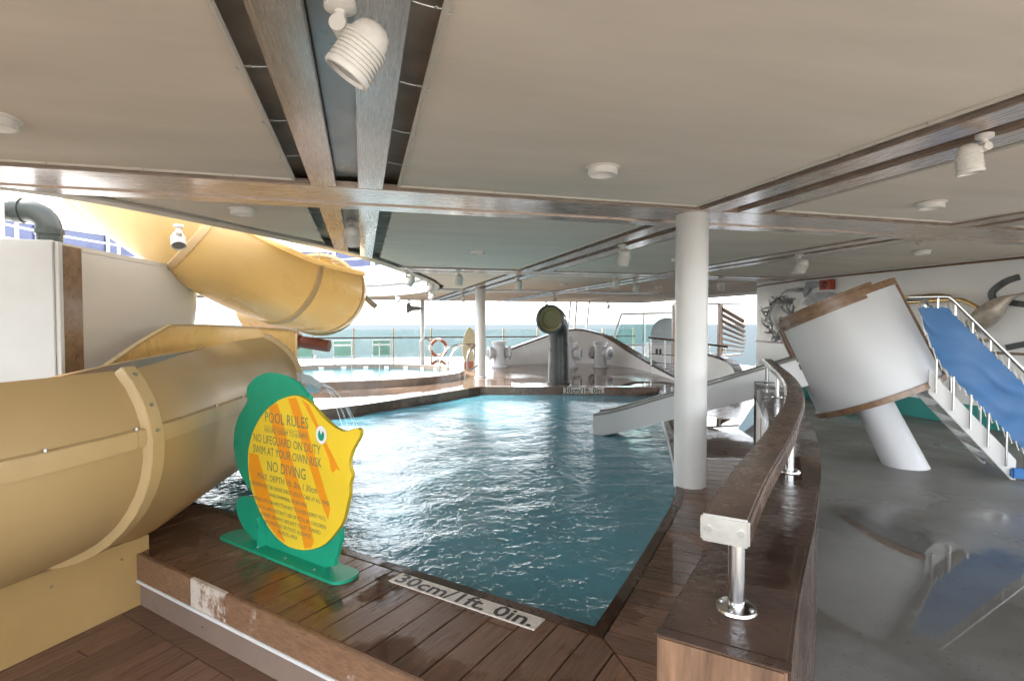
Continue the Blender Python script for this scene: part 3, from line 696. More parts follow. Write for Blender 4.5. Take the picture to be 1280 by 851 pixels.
for x, y, a, lb_ in ((3.28, 6.5, 180, 'small ribbed spotlight on the column beam just beyond the thick column'), (6.28, 6.7, 170, 'small ribbed spotlight on the long beam above the chute of the tilted tub'),
                     (1.83, 10.6, 180, 'small ribbed spotlight under the second cross beam beside the ceiling opening'), (3.3, 11.5, 180, 'small ribbed spotlight on the column beam just past the second cross beam'),
                     (5.2, 10.6, 160, 'small ribbed spotlight under the second cross beam between the two long beams'), (6.3, 11.8, 180, 'small ribbed spotlight on the long beam over the far corner of the pool'),
                     (6.3, 17.5, 180, 'tiny ribbed spotlight on the long beam above the white T-shaped fittings'), (3.3, 18.2, 170, 'tiny ribbed spotlight on the column beam past the column between the pools'),
                     (7.8, 10.6, 150, 'small ribbed spotlight under the second cross beam by the crab relief')):
    spotlight(x, y, 2.575, R(a), lb_, None, 1.2)
for x, y, a in ((.86, 11.0, -90), (1.5, 13.0, -90), (1.2, 19.9, 220), (2.05, 17.2, -90)):
    spotlight(x, y, 2.575, R(a), 'small white ribbed spotlight on the rim of the oval ceiling opening', 'ribbed spotlights on the opening rim', 1.25)
for x in (2.0, 5.2, 8.4, 11.6): spotlight(x, 24.45, 2.58, R(180), 'tiny spotlight hanging at the outer ceiling edge against the sky', 'spotlights at the outer ceiling edge', 1.3)
dl = None
def downlight(x, y, label, group=None, z=2.578):
    global dl
    M = Matrix.Translation((x, y, z))
    if dl is None:
        dl = thing('ceiling_downlight', label, 'downlight', M=M)
        MB(M).lathe([(.088, .012), (.112, .004), (.114, -.006), (.102, -.010), (.096, -.006)], 32).build('flange_ring', 'lamp_white', dl)
        MB(M).lathe([(.097, .02), (.097, -.046), (.092, -.052), (.084, -.050), (.080, -.012), (.02, -.004), (0, -.004)], 32).build('drum', 'lamp_white', dl)
        o = dl
    else: o = dup(dl, M, label)
    if group: o['group'] = group
    return o
downlight(1.55, 3.36, 'round white drum light in the canvas panel above the near pool edge')
downlight(4.72, 3.58, 'round white drum light in the canvas panel beyond the column beam')
downlight(-1.78, 3.36, 'round white drum light in the beige canvas panel above the flume')
downlight(-1.05, 5.48, 'round white drum light in the small triangular canvas panel by the slide', z=2.585)
for x, y, lb_ in ((1.6, 7.65, 'small drum light in the canvas panel between the slide opening and the column beam'), (7.7, 5.95, 'small drum light in the canvas panel above the blue stair'), (8.3, 8.9, 'small drum light in the canvas panel beside the red alarm box'),
                  (5.0, 13.2, 'faint drum light in the canvas panel over the far coaming of the pool'), (4.8, 7.6, 'small drum light in the canvas panel behind the thick column over the chute'), (2.2, 18.5, 'faint drum light in the canvas panel over the oval pool end'), (8.0, 13.6, 'faint drum light in the canvas panel over the sloping guard rail')): downlight(x, y, lb_)
# loose wire loop under the second beam
tag(MB().tube([(6.1 + .06 * math.cos(a * .5), 4.75, 2.5 - .07 * math.sin(a * .5) * (1 if a < 7 else .6)) for a in range(0, 13)], .004, 5).build('wire_loop', 'void_dark'), 'thin dark wire loop dangling from the beam near the right wall', 'wire')

# ------------------------------------------------------------------ yellow water slide
def frames(path):
    P = [Vector(p) for p in path]; out = []
    for i in range(len(P)):
        t = (P[min(i + 1, len(P) - 1)] - P[max(i - 1, 0)]).normalized(); r = Vector((t.y, -t.x, 0)).normalized(); out.append((P[i], r, r.cross(t).normalized(), t))
    return out
def trough(path, rad, th0, th1, thick, n=22, ys=None):
    """open channel: section swept from angle th0 (right rim) under the bottom to th1 (left rim); angles may be functions of 0..1"""
    F = frames(path); b = MB(); vs = []; m = len(F); q = 2 * (n + 1)
    for i, (p, r, u, t) in enumerate(F):
        s = i / (m - 1); a0 = th0(s) if callable(th0) else th0; a1 = th1(s) if callable(th1) else th1
        angs = [R(a0 + (a1 - a0) * k / n) for k in range(n + 1)]
        k_ = ys(s) if ys else 1
        f_ = lambda a: math.sin(a) * (k_ if math.sin(a) < 0 else 1)
        vs += [p + (r * math.cos(a) + u * f_(a)) * rad for a in angs] + [p + (r * math.cos(a) + u * f_(a)) * (rad - thick) for a in reversed(angs)]
    fs = []
    for i in range(m - 1):
        for k in range(q): fs.append((i * q + k, i * q + (k + 1) % q, (i + 1) * q + (k + 1) % q, (i + 1) * q + k))
    fs += [tuple(reversed(range(q))), tuple(range((m - 1) * q, m * q))]
    return b.add(vs, fs)
def hoop(F, rad, a0, a1, w, h, n=26):
    p, r, u, t = F; b = MB(); vs = []
    for k in range(n + 1):
        a = R(a0 + (a1 - a0) * k / n); d = r * math.cos(a) + u * math.sin(a)
        vs += [p + d * (rad - .004) - t * w / 2, p + d * (rad + h) - t * w / 2 * .8, p + d * (rad + h) + t * w / 2 * .8, p + d * (rad - .004) + t * w / 2]
    fs = [(i * 4 + k, i * 4 + (k + 1) % 4, i * 4 + 4 + (k + 1) % 4, i * 4 + 4 + k) for i in range(n) for k in range(4)] + [(0, 1, 2, 3), (n * 4 + 3, n * 4 + 2, n * 4 + 1, n * 4)]
    return b.add(vs, fs)
FR_ = .66
fl_path = smooth_path([(-3.5, 1.3, .82), (-2.75, 2.25, .825), (-2.12, 3.1, .83), (-1.80, 3.75, .835), (-1.68, 4.4, .83), (-1.60, 5.2, .81), (-1.49, 6.1, .79), (-1.34, 6.9, .77)], 7)
fl = thing('water_flume', 'beige open water flume with bolted flanges emptying into the near pool', 'water slide', (-1.7, 4.2, -.36))
rimR = lambda s: 42 + 28 * max(0, s - .45) / .55
rimL = lambda s: -200 - 30 * max(0, s - .45) / .55
sh = trough(fl_path, FR_, rimR, rimL, .018, 30, lambda s: 1 + .22 * max(0, min(1, (s - .44) / .1))).build('channel', 'flume', fl)
FF = frames(fl_path); nF = len(FF)
# level seam flange along the near side, in two lengths, plus bolts
def seam(i0, i1):
    pth = [(FF[i][0] + FF[i][1] * (FR_ - .006) + Vector((0, 0, .07))) for i in range(i0, i1)]
    return MB().sweep(pth, [(-.012, -.060), (.024, -.052), (.030, -.004), (.026, .045), (-.012, .055)]).build('seam_flange', 'flume_flange', sh, bevel=.004)
seam(0, 21); seam(20, nF)
for i in (21, nF - 1):
    a0 = rimR(i / (nF - 1)); a1 = rimL(i / (nF - 1)); hoop(FF[i], FR_, a0 - 1, a1 + 1, .13 if i == 21 else .06, .048).build('joint_flange', 'flume_flange', sh, bevel=.004)
    for a in (a0 - 6, a0 - 22, a0 - 34):
        p, r, u, t = FF[i]; d = r * math.cos(R(a)) + u * math.sin(R(a)); MB().cyl(p + d * (FR_ + .046), p + d * (FR_ + .056), .011, n=6).build('bolt', 'dull_steel', sh)
for i in (6, 11, 16, 20, 28, 33, 38, 43, 47):
    p, r, u, t = FF[i]; q = p + r * (FR_ + .012) + Vector((0, 0, .12)); MB().cyl(q, q + Vector((0, 0, .014)), .010, n=6).build('bolt', 'dull_steel', sh)
# splash wall: raised far side that rounds the end of the flume
spw = smooth_path([(-2.18, 5.2, 0), (-2.14, 5.8, 0), (-2.08, 6.4, 0), (-1.97, 6.95, 0), (-1.70, 7.4, 0), (-1.25, 7.55, 0), (-.88, 7.25, 0), (-.76, 6.95, 0)], 5)
MB().sweep(spw, lambda i: [(-.012, .75), (.012, .75), (.012, 1.02 + .50 * min(1, i / 13) ** .8 - .09 * max(0, i - 18) / 17), (-.012, 1.02 + .50 * min(1, i / 13) ** .8 - .09 * max(0, i - 18) / 17)]).build('splash_wall', 'flume_in', fl)
MB().sweep([(q.x, q.y, 1.02 + .50 * min(1, i / 13) ** .8 - .09 * max(0, i - 18) / 17) for i, q in enumerate(spw)], [(-.026, -.005), (.026, -.005), (.026, .018), (-.026, .018)]).build('splash_wall_rim', 'flume_flange', fl, bevel=.004)
# exit lip with slotted sprayer
p, r, u, t = FF[-1]
MB().sweep([FF[-2][0] + FF[-2][1] * .64 + Vector((0, 0, .14)), p + r * .68 + t * .16 + Vector((0, 0, .10)), p + r * .74 + t * .38 + Vector((0, 0, .0))], [(-.10, -.09), (.05, -.06), (.05, .06), (-.10, .09)]).build('exit_lip', 'white_gel', fl, bevel=.012)
# skirt plate under the flume on the lower deck, dark stand behind
sk0 = Vector((-3.1, 2.0)); sk1 = Vector((-1.42, 4.22)); dd = (sk1 - sk0).normalized(); Ms = Matrix(((dd.x, -dd.y, 0, sk0.x), (dd.y, dd.x, 0, sk0.y), (0, 0, 1, 0), (0, 0, 0, 1)))
Lk = (sk1 - sk0).length
MB(Ms).ext(0, Lk, 0, .03, -.358, .10).build('skirt_plate', 'skirt', fl, bevel=.004)
for k in (.6, 1.35, 2.2, 2.6): MB(Ms).cyl((k, -.006, .0), (k, .001, .0), .007, n=6).build('screw', 'dull_steel', fl)
# water falling from the lip into the pool
b = MB()
for k in range(0, 18, 2):
    sx = p + r * (.70 + .10 * k / 18) + t * (.05 + .30 * k / 18) + Vector((0, 0, .14 - .22 * k / 18 + random.uniform(-.02, .02)))
    v = Vector((.7 + .5 * random.random(), 2.6 + 1.6 * random.random(), .25)); pts_ = []
    for j in range(12):
        tt = j * .045; pts_.append(sx + v * tt + Vector((0, 0, -4.9 * tt * tt)))
        if pts_[-1].z < -.11: break
    b.tube(pts_, [.0022 * (1 - .03 * j) for j in range(len(pts_))], 5)
tag(b.build('falling_water', 'water_stream'), 'thin white jets of water falling from the flume lip into the pool', 'water', kind='stuff')
# upper turn of the slide, seen through the ceiling opening
up_path = smooth_path([(-3.29, 7.31, 4.02), (-2.53, 7.39, 3.22), (-1.98, 7.64, 2.75), (-1.39, 7.98, 2.37), (-0.86, 8.56, 2.16), (-0.63, 9.32, 2.10), (-0.71, 10.18, 2.09)], 7)
us = thing('spiral_slide', 'yellow translucent spiral slide turning through the ceiling opening', 'water slide', (-2.0, 7.4, 1.2))
UF = frames(up_path); nU = len(UF); UR = .70
ch = trough(up_path, UR, lambda s: 12 + 20 * max(0, s - .6) / .4, -205, .018, 30).build('open_channel', 'flume_up', us)
for i in (14, 25, 33):
    a0 = 12 + 20 * max(0, i / (nU - 1) - .6) / .4; hoop(UF[i], UR, a0 - 1, -203, .10, .018).build('joint_flange', 'flume_ring', ch, bevel=.004)
ln = []
for i in range(nU):
    pp, r, u, t = UF[i]; a = R(12 + 20 * max(0, i / (nU - 1) - .6) / .4); ln.append(pp + (r * math.cos(a) + u * math.sin(a)) * (UR - .01))
MB().sweep(ln, [(-.02, -.05), (.055, -.045), (.06, -.015), (.05, .02), (-.02, .02)]).build('rim_lip', 'flume_ring', ch, bevel=.006)
tb_path = smooth_path([up_path[-1] + Vector((0, 0, -.03)), Vector((-0.85, 11.25, 2.05)), Vector((-1.21, 12.59, 2.01)), Vector((-2.26, 14.12, 1.94))], 7)
tb = trough(tb_path, UR - .02, 90, -269, .02, 40).build('closed_tube', 'flume_up', us)
TF = frames(tb_path)
hoop(TF[0], UR - .02, 90, -269, .08, .05, 40).build('tube_flange', 'flume_flange', tb)
MB().cyl(Vector((0.23, 9.60, 1.83)), Vector((-0.00, 9.67, 2.05)), .05, n=12).build('bracket', 'dull_steel', us)
# brown support pipe under the turn, standing on the deck
sp_ = thing('support_pipe', 'rusty brown bracket pipe under the end of the spiral slide', 'pipe', (-1.3, 8.6, 0))
q0 = Vector((-1.50, 9.33, 1.35)); q1 = Vector((-0.50, 9.05, 1.19))
MB().cyl(q0, q1, .095, n=16).build('pipe', 'red_pipe', sp_); mid = q0.lerp(q1, .52); ax = (q1 - q0).normalized()
MB().cyl(mid - ax * .02, mid + ax * .02, .125, n=16).build('clamp', 'red_pipe', sp_); MB().cyl(mid, mid + Vector((0, 0, .22)), .012, n=8).build('hanger_rod', 'dull_steel', sp_)
MB().cyl((q0.x, q0.y, -.02), (q0.x, q0.y, q0.z), .07, n=12).build('leg', 'red_pipe', sp_)

# white tank beside the flume
tk = thing('slide_tank', 'white rounded tank with brown corner board beside the flume', 'tank', (-3.2, 6.2, 0))
plan = smooth_path([(-2.5, 5.46, 0), (-2.4, 6.1, 0), (-2.26, 6.9, 0), (-2.12, 7.55, 0), (-2.08, 7.95, 0), (-2.25, 8.35, 0), (-2.7, 8.6, 0), (-3.4, 8.7, 0), (-5.2, 8.7, 0)], 5)
prz = [(2.24, -.01), (2.2, 0), (1.8, .0), (1.55, .03), (1.3, .12), (1.05, .32), (.8, .62), (.4, .9), (-.02, 1.0)]
b = MB(); m = len(plan); vs = []
for i, p_ in enumerate(plan):
    d = (plan[min(i + 1, m - 1)] - plan[max(i - 1, 0)]).normalized(); nv = Vector((-d.y, d.x, 0)); fade = min(1, i / 12)
    for z, off in prz: vs.append((p_.x + nv.x * off * fade, p_.y + nv.y * off * fade, z))
K = len(prz); fs = [(i * K + k, (i + 1) * K + k, (i + 1) * K + k + 1, i * K + k + 1) for i in range(m - 1) for k in range(K - 1)]
b.add(vs, fs).build('hull', 'tank_cream', tk, ang=60)
MB().ext(-5.2, -2.505, 5.46, 5.50, -.02, 2.245).build('flat_panel', 'white_paint', tk, bevel=.006)
top = [(p_.x, p_.y) for p_ in plan] + [(-5.2, 5.51), (-2.51, 5.51)]
MB().prism(top, 2.19, 2.235).build('lid', 'white_paint', tk)
Mt = Matrix.Translation((-2.5, 5.47, 0)) @ Matrix.Rotation(math.atan2(.64, .1), 4, 'Z')
MB(Mt).ext(.05, .30, -.03, .0, .2, 2.215).build('corner_board', 'trim_wood', tk, bevel=.004)
MB(Mt).ext(.0, .048, -.035, .0, .2, 2.235).build('corner_angle', 'white_paint', tk, bevel=.004)
vp = thing('vent_pipe', 'thick grey-green elbow pipe rising from the white tank', 'pipe', (-2.72, 5.9, 2.235))
c0 = Vector((-2.75, 5.95, 2.235)); el = [c0, c0 + Vector((0, 0, .16))] + [c0 + Vector((-.17 + .17 * math.cos(a), 0, .16 + .17 * math.sin(a))) for a in [R(k) for k in range(10, 91, 10)]] + [c0 + Vector((-.9, 0, .33))]
MB().tube(el, .098, 18).build('elbow', 'pipe_green', vp); MB().cyl(c0 + Vector((0, 0, .12)), c0 + Vector((0, 0, .17)), .112, n=18).build('socket', 'pipe_green', vp)
MB().cyl(c0 + Vector((-.20, 0, .33)), c0 + Vector((-.26, 0, .33)), .112, n=18).build('socket', 'pipe_green', vp)
vp2 = tag(MB().tube([(-3.18, 5.75, 2.235), (-3.18, 5.75, 2.36), (-3.22, 5.75, 2.42), (-3.32, 5.75, 2.44), (-3.9, 5.75, 2.44)], .085, 16).build('vent_pipe', 'pipe_green'), 'lower grey-green pipe bend half hidden behind the elbow on the white tank', 'pipe')
tag(MB().cyl((-2.98, 5.7, 2.235), (-2.98, 5.7, 3.3), .02, n=10).build('thin_pole', 'white_paint'), 'thin white pole standing on the tank between the two pipes', 'pole')

# ------------------------------------------------------------------ fish sign
ux = Vector((.658, -.753, 0)); un = Vector((-.753, -.658, 0))                # along the board, out of its face
MF = Matrix(((ux.x, 0, un.x, -.95), (ux.y, 0, un.y, 4.36), (0, 1, 0, 0), (0, 0, 0, 1)))   # local x along, y up, z out of the face
fs_ = thing('pool_rules_sign', 'fish-shaped yellow and green pool rules sign standing on the plank walk', 'sign', (-.55, 3.9, 0))
GR = [(.305, .311), (.245, .318), (.186, .31), (.13, .295), (.097, .264), (.085, .22), (.094, .174), (.163, .088), (.281, .035), (.35, .02), (1.087, .02), (1.179, .096), (1.219, .189), (1.233, .293), (1.1, .6), (.957, 1.054), (.93, 1.078), (.833, 1.15), (.77, 1.178), (.703, 1.196), (.63, 1.21), (.552, 1.212), (.475, 1.207), (.409, 1.19), (.345, 1.168), (.293, 1.136), (.255, 1.105), (.24, 1.075), (.238, 1.035), (.245, .998), (.185, .935), (.135, .885), (.102, .83), (.075, .77), (.063, .707), (.062, .655), (.071, .608), (.09, .55), (.121, .496), (.16, .45), (.206, .411), (.25, .38), (.306, .35)]
YE = [(.655, 1.04), (.803, 1.081), (.916, 1.074), (1.011, 1.033), (1.102, .973), (1.204, .924), (1.255, .910), (1.303, .905), (1.36, .918), (1.412, .934), (1.44, .928), (1.446, .909), (1.435, .88), (1.411, .849), (1.367, .787), (1.345, .726), (1.352, .685), (1.368, .648), (1.348, .596), (1.345, .535), (1.327, .478), (1.291, .372), (1.233, .293), (1.116, .183), (.981, .118), (.841, .086), (.695, .089), (.544, .148), (.419, .256), (.324, .392), (.287, .54), (.298, .676), (.367, .818), (.499, .953)]
sy = smooth_path([(*q, 0) for q in YE + YE[:1]], 3)[:-1]; YS_ = [(q.x, q.y) for q in sy]
sg = smooth_path([(*q, 0) for q in GR + GR[:1]], 2)[:-1]; GS_ = [(q.x, q.y) for q in sg]
MB(MF).prism(GS_, -.03, -.004).build('green_board', 'fish_green', fs_, bevel=.003)
yb = MB(MF).prism(YS_, -.004, .020).build('yellow_board', 'fish_edge', fs_)
fc = MB(MF); fc.prism(ring_offset(YS_, -.003) if sum(YS_[i][0] * YS_[(i + 1) % len(YS_)][1] - YS_[(i + 1) % len(YS_)][0] * YS_[i][1] for i in range(len(YS_))) > 0 else ring_offset(list(reversed(YS_)), -.003), .020, .0215); fc.build('face', 'fish_yellow', yb)
STR = [[(.547, .985), (.64, 1.020), (.689, .925), (.822, .6), (.945, .373), (1.009, .177), (.985, .132), (.912, .108), (.867, .252), (.705, .546), (.576, .877)],
       [(.310, .648), (.412, .644), (.519, .424), (.623, .239), (.71, .098), (.611, .126), (.505, .195), (.38, .338), (.303, .523)],
       [(.759, 1.057), (.846, 1.070), (.954, .881), (1.058, .652), (1.126, .509), (1.171, .416), (1.149, .34), (1.106, .404), (1.05, .496), (.937, .722), (.829, .92)],
       [(.902, 1.062), (.976, 1.036), (1.101, .862), (1.202, .74), (1.268, .658), (1.231, .669), (1.2, .639), (1.18, .653), (1.163, .718), (1.061, .875)]]
for q in STR: MB(MF).add([(x, y, .0222) for x, y in q], tessellate_polygon([[Vector((x, y, 0)) for x, y in q]])).build('orange_stripe', 'fish_orange', yb)
circ = lambda cx, cy, rx, ry, z, k=24: ([(cx + rx * math.cos(2 * math.pi * i / k), cy + ry * math.sin(2 * math.pi * i / k), z) for i in range(k)], [tuple(range(k))])
ey = MB(MF).add(*circ(1.093, .858, .052, .057, .0236)).build('eye', 'eye_white', yb)
pu = [(1.093 + .030 * math.cos(R(a)), .856 + .034 * math.sin(R(a)), .0242) for a in range(112, 432, 16)]
MB(MF).add([(1.090, .858, .0242)] + pu, [(0, i, i + 1) for i in range(1, len(pu))]).build('pupil', 'fish_green', yb)
TX = [('POOL RULES', .504, .967, .882, .071), ('HOURS 9:00AM TO 6:00PM', .496, .947, .813, .034), ('NO LIFEGUARD ON DUTY', .366, 1.085, .735, .057), ('SWIM AT YOUR OWN RISK', .354, 1.092, .656, .057),
      ('NO DIVING', .522, .934, .554, .071), ('MAX. DEPTH 1ft. 0in. / 30cm', .408, 1.047, .485, .042), ('CHILDREN MUST BE UNDER DIRECT ADULT CARE AT ALL TIMES', .315, 1.166, .430, .026), ('WHEN SWIMMING OR BATHING', .534, .945, .381, .025),
      ('PERSONS WITH AN INFECTION NOT TO ENTER DEEPEST POOL', .345, 1.131, .330, .025), ('HEALTH LAWS RESTRICT USE OF POOL BY CHILDREN', .371, 1.13, .279, .025), ('IN DIAPERS OR WHO ARE NOT TOILET TRAINED', .402, 1.077, .234, .025), ('NO SMOKING OR FOOD ALLOWED', .482, .982, .190, .025), ('IN POOL AREA', .636, .842, .149, .024)]
for s, u0, u1, v, h in TX:
    vs, fs = text_mesh(s, h * 1.42, u1 - u0); MB(MF).add([(u0 + x, v + y, .0232) for x, y in vs], fs).build('lettering', 'fish_text', yb, smooth=False)
for u0, u1, v0, v1 in ((.49, .953, .853, .8555), (.953, .9555, .806, .8555)): MB(MF).add([(u0, v0, .0231), (u1, v0, .0231), (u1, v1, .0231), (u0, v1, .0231)], [(0, 1, 2, 3)]).build('rule_line', 'fish_text', yb)
# base plate with rounded ends, on the planks, and gusset
MBp = Matrix(((ux.x, un.x, 0, -.95), (ux.y, un.y, 0, 4.36), (0, 0, 1, 0), (0, 0, 0, 1)))
bp_ = [(1.26 + .075 * math.cos(R(a)), .0 + .10 * math.sin(R(a))) for a in range(-90, 91, 15)] + [(.06 + .06 * math.cos(R(a)), .0 + .10 * math.sin(R(a))) for a in range(90, 271, 15)]
MB(MBp).prism(bp_, .001, .020).build('base_plate', 'fish_green', fs_, bevel=.004)
MB(MF).prism([(.43, .02), (.452, .02), (.452, .16), (.43, .22)], -.002, .05).build('gusset', 'fish_green', fs_)
for u in (.44, .75, 1.05): MB(MBp).cyl((u, .05, .02), (u, .05, .026), .009, n=8).build('bolt', 'dull_steel', fs_)
# ------------------------------------------------------------------ depth plaques
def plaque(M, wd, ht, label):
    t = thing('depth_plaque', label, 'plaque', M=M)
    MB(M).box((wd / 2, ht / 2, .004), (wd, ht, .008)).build('plate', 'plaque', t, bevel=.0015)
    vs, fs = text_mesh('30cm/1ft. 0in.', ht * 1.22, wd * .94, .022)
    MB(M).add([(wd * .03 + x, ht * .09 + y, .0092) for x, y in vs], fs).build('lettering', 'plaque_text', t, smooth=False)
    for x in (.012, wd - .012): MB(M).cyl((x, ht - .014, .008), (x, ht - .014, .0105), .004, n=8).build('screw', 'dull_steel', t)
px_ = -e_; pq = Vector(N) + e_ * 1.24 - n_ * .20
MP = Matrix(((px_.x, n_.x, 0, pq.x), (px_.y, n_.y, 0, pq.y), (0, 0, 1, .001), (0, 0, 0, 1)))
plaque(MP, 1.0, .118, 'pale depth plaque lying on the planks at the near pool edge')
fd = (Vector(far_edge[0]) - Vector(far_edge[1])).normalized(); fq = Vector(far_edge[1]) + fd * 1.95; fno = Vector((fd.y, -fd.x))
MQ = Matrix(((fd.x, 0, fno.x, fq.x + fno.x * .001), (fd.y, 0, fno.y, fq.y + fno.y * .001), (0, 1, 0, -.085), (0, 0, 0, 1)))
plaque(MQ, .95, .145, 'pale depth plaque screwed to the wooden coaming at the far side of the pool')

# ------------------------------------------------------------------ small white-housed slide on the right
cs = thing('kiddie_slide', 'short grey steel chute with a tilted white wood-trimmed tub on a slanted leg', 'slide', (6.2, 4.9, -.15))
A = Vector((3.33, 7.5, 0)); B = Vector((5.74, 5.60, 0)); dch = (B - A).normalized(); sd_ = Vector((dch.y, -dch.x, 0))   # sd_ points towards the camera side
def zb(s): return -.14 + 1.02 * s * s / (s + .06)
cp = []
for k in range(15):
    s = k / 14; q = A.lerp(B, s); cp.append((q.x, q.y, zb(s)))
chn = MB().sweep(cp, lambda i: [(-.46, 0), (0, 0), (0, .30 + .006 * i), (-.035, .30 + .006 * i), (-.035, .04), (-.425, .04), (-.425, .30 + .006 * i), (-.46, .30 + .006 * i)]).build('chute', 'chute_steel', cs)
for off in (-.02, -.44):
    MB().sweep(cp, lambda i: [(off - .045, .302 + .006 * i), (off + .035, .302 + .006 * i), (off + .03, .335 + .006 * i), (off - .04, .335 + .006 * i)]).build('chute_rail', 'rail_grey', chn, bevel=.004)
    MB().sweep(cp, lambda i: [(off + .021, .235 + .006 * i), (off + .034, .235 + .006 * i), (off + .034, .27 + .006 * i), (off + .021, .27 + .006 * i)]).build('chute_bead', 'chute_steel', chn)
fwd = Vector((.74, .673, 0)); rgt = Vector((.673, -.74, 0))
HC = Vector((6.13, 5.58, 1.21)); HR, HH = .72, .61
MH = Matrix.Translation(HC) @ Matrix.Rotation(R(-24), 4, fwd) @ Matrix.Rotation(R(-47.7), 4, 'Z')     # local: x right, y away, z axis of the tub
def tubpt(phi, rad, z): return (rad * math.sin(R(phi)), -rad * math.cos(R(phi)), z)
def arc_wall(p0, p1, r0, r1, z0, z1, n=28):
    b = MB(MH); vs = []
    for k in range(n + 1):
        f = p0 + (p1 - p0) * k / n; vs += [tubpt(f, r0, z0), tubpt(f, r1, z0), tubpt(f, r1, z1), tubpt(f, r0, z1)]
    fs = [(i * 4 + k, i * 4 + (k + 1) % 4, i * 4 + 4 + (k + 1) % 4, i * 4 + 4 + k) for i in range(n) for k in range(4)] + [(0, 1, 2, 3), (n * 4 + 3, n * 4 + 2, n * 4 + 1, n * 4)]
    return b.add(vs, fs)
shell = arc_wall(-72, 74, HR - .02, HR, -HH, HH).build('tub_shell', 'white_gel', cs)
arc_wall(-150, -72.2, HR - .02, HR, -HH, .0 - .18).build('tub_side', 'white_gel', cs)
arc_wall(-74, 77, HR - .035, HR + .022, HH - .03, HH + .055).build('top_trim', 'trim_wood', shell, bevel=.006)
arc_wall(-60, 40, HR - .03, HR + .012, HH + .057, HH + .095).build('upper_trim', 'trim_wood', shell, bevel=.006)
arc_wall(-150, 78, HR - .03, HR + .03, -HH - .05, -HH + .02, 40).build('bottom_trim', 'trim_wood', shell, bevel=.006)
arc_wall(73, 78, HR - .03, HR + .02, -HH + .021, HH - .032, 3).build('right_trim', 'trim_wood', shell, bevel=.004)
arc_wall(-78, -71, HR - .03, HR + .02, -.12, HH - .032, 3).build('left_trim', 'trim_wood', shell, bevel=.004)
arc_wall(-66, -62, HR - .01, HR + .014, .0, HH - .034, 3).build('left_bead', 'trim_wood', shell, bevel=.003)
arc_wall(-66, 30, HR - .01, HR + .012, HH - .075, HH - .034).build('top_bead', 'trim_wood', shell, bevel=.003)
MB(MH).lathe([(0, -HH - .045), (HR - .03, -HH - .045), (HR - .03, -HH - .02), (0, -HH - .02)], 40).build('tub_floor', 'white_gel', cs)
# slanted leg, ends cut level
lt = HC + (MH.to_3x3() @ Vector((-.12, -.05, -HH - .04))); lb = Vector((6.26, 4.98, -.152)); b = MB(); k = 32; vs = []
for c_, rr_ in ((lt + Vector((0, 0, .1)), .215), (lb, .235)): vs += [(c_.x + rr_ * 1.05 * math.cos(2 * math.pi * i / k), c_.y + rr_ * math.sin(2 * math.pi * i / k), c_.z) for i in range(k)]
b.add(vs, [(i, (i + 1) % k, k + (i + 1) % k, k + i) for i in range(k)]).build('leg', 'white_gel', cs)

# stair with laced blue canvas side
st = thing('slide_stair', 'steep white stair with blue laced canvas side and steel handrail by the right wall', 'stair', (6.86, 4.17, -.15))
ru = Vector((-.79, .61, 0)); wd_ = Vector((.49, .63, 0)); SL = 1.2; F1 = Vector((6.86, 4.17, -.15)); SMAX = .84
def sp(s, h=0, side=0): return F1 + ru * s + Vector((0, 0, SL * s + h)) + wd_ * side
def slab(name, s0, s1, h0, h1, side, th, mt, par=st, bev=.004):
    tv = wd_.normalized() * th; q = [sp(s0, h0, side), sp(s1, h0, side), sp(s1, h1, side), sp(s0, h1, side)]
    return MB().add([*q, *[p_ + tv for p_ in q]], [(0, 1, 2, 3), (7, 6, 5, 4), (0, 4, 5, 1), (1, 5, 6, 2), (2, 6, 7, 3), (3, 7, 4, 0)]).build(name, mt, par, bevel=bev)
slab('stringer', .04, SMAX, -.10, .17, 0, .03, 'white_paint'); slab('stringer', .04, SMAX, -.10, .17, 1, -.03, 'dull_steel')
for k in range(5):
    c_ = sp(.10 + k * .15, .0, .5); MB(Matrix.Translation(c_) @ Matrix.Rotation(math.atan2(wd_.y, wd_.x), 4, 'Z')).box((0, 0, 0), (.73, .18, .028)).build('tread', 'dull_steel', st, bevel=.004)
for side in (0, 1):
    c_ = sp(0.02, .055, side); MB(Matrix.Translation(c_) @ Matrix.Rotation(math.atan2(ru.y, ru.x), 4, 'Z')).box((0, 0, 0), (.15, .12, .108)).build('foot_pad', 'blue_pad', st, bevel=.018)
out = -wd_.normalized() * .035
hp = [sp(-.35, 1.18) + out, sp(0, 1.18) + out, sp(.35, 1.18) + out, sp(.62, 1.18) + out, sp(.67, 1.17) + out, sp(.72, 1.13) + out, sp(1.05, .735) + out]
rl = MB().tube(smooth_path(hp, 3), .021, 12).build('handrail', 'steel', st)
for s in (-.02, .14, .30, .46, .62, .78):
    MB().cyl(sp(s, -.02) + out, sp(s, .36) + out, .0125, n=10).build('post', 'steel', st)
    q = min(1.17, 1.17 - max(0, s - .69) * 1.2); MB().cyl(sp(s, q - .13) + out, sp(s, q) + out, .011, n=10).build('post', 'steel', st)
fp = [sp(s, h, 1) for s, h in ((0, 1.18), (.35, 1.18), (.66, 1.17), (.72, 1.13), (1.05, .735))]
MB().tube(smooth_path(fp, 3), .02, 10).build('handrail', 'steel', st)
for s in (.1, .4, .68): MB().cyl(sp(s, .0, 1), sp(s, 1.12, 1), .017, n=10).build('post', 'steel', st)
chi = lambda s: min(1.04, 1.73 + .15 - SL * s)
clo = lambda s: .34 + (0 if s < .70 else .40 * min(1, (s - .70) / .27) ** 1.8)
b = MB(); nu, nv = 90, 20; vs = []
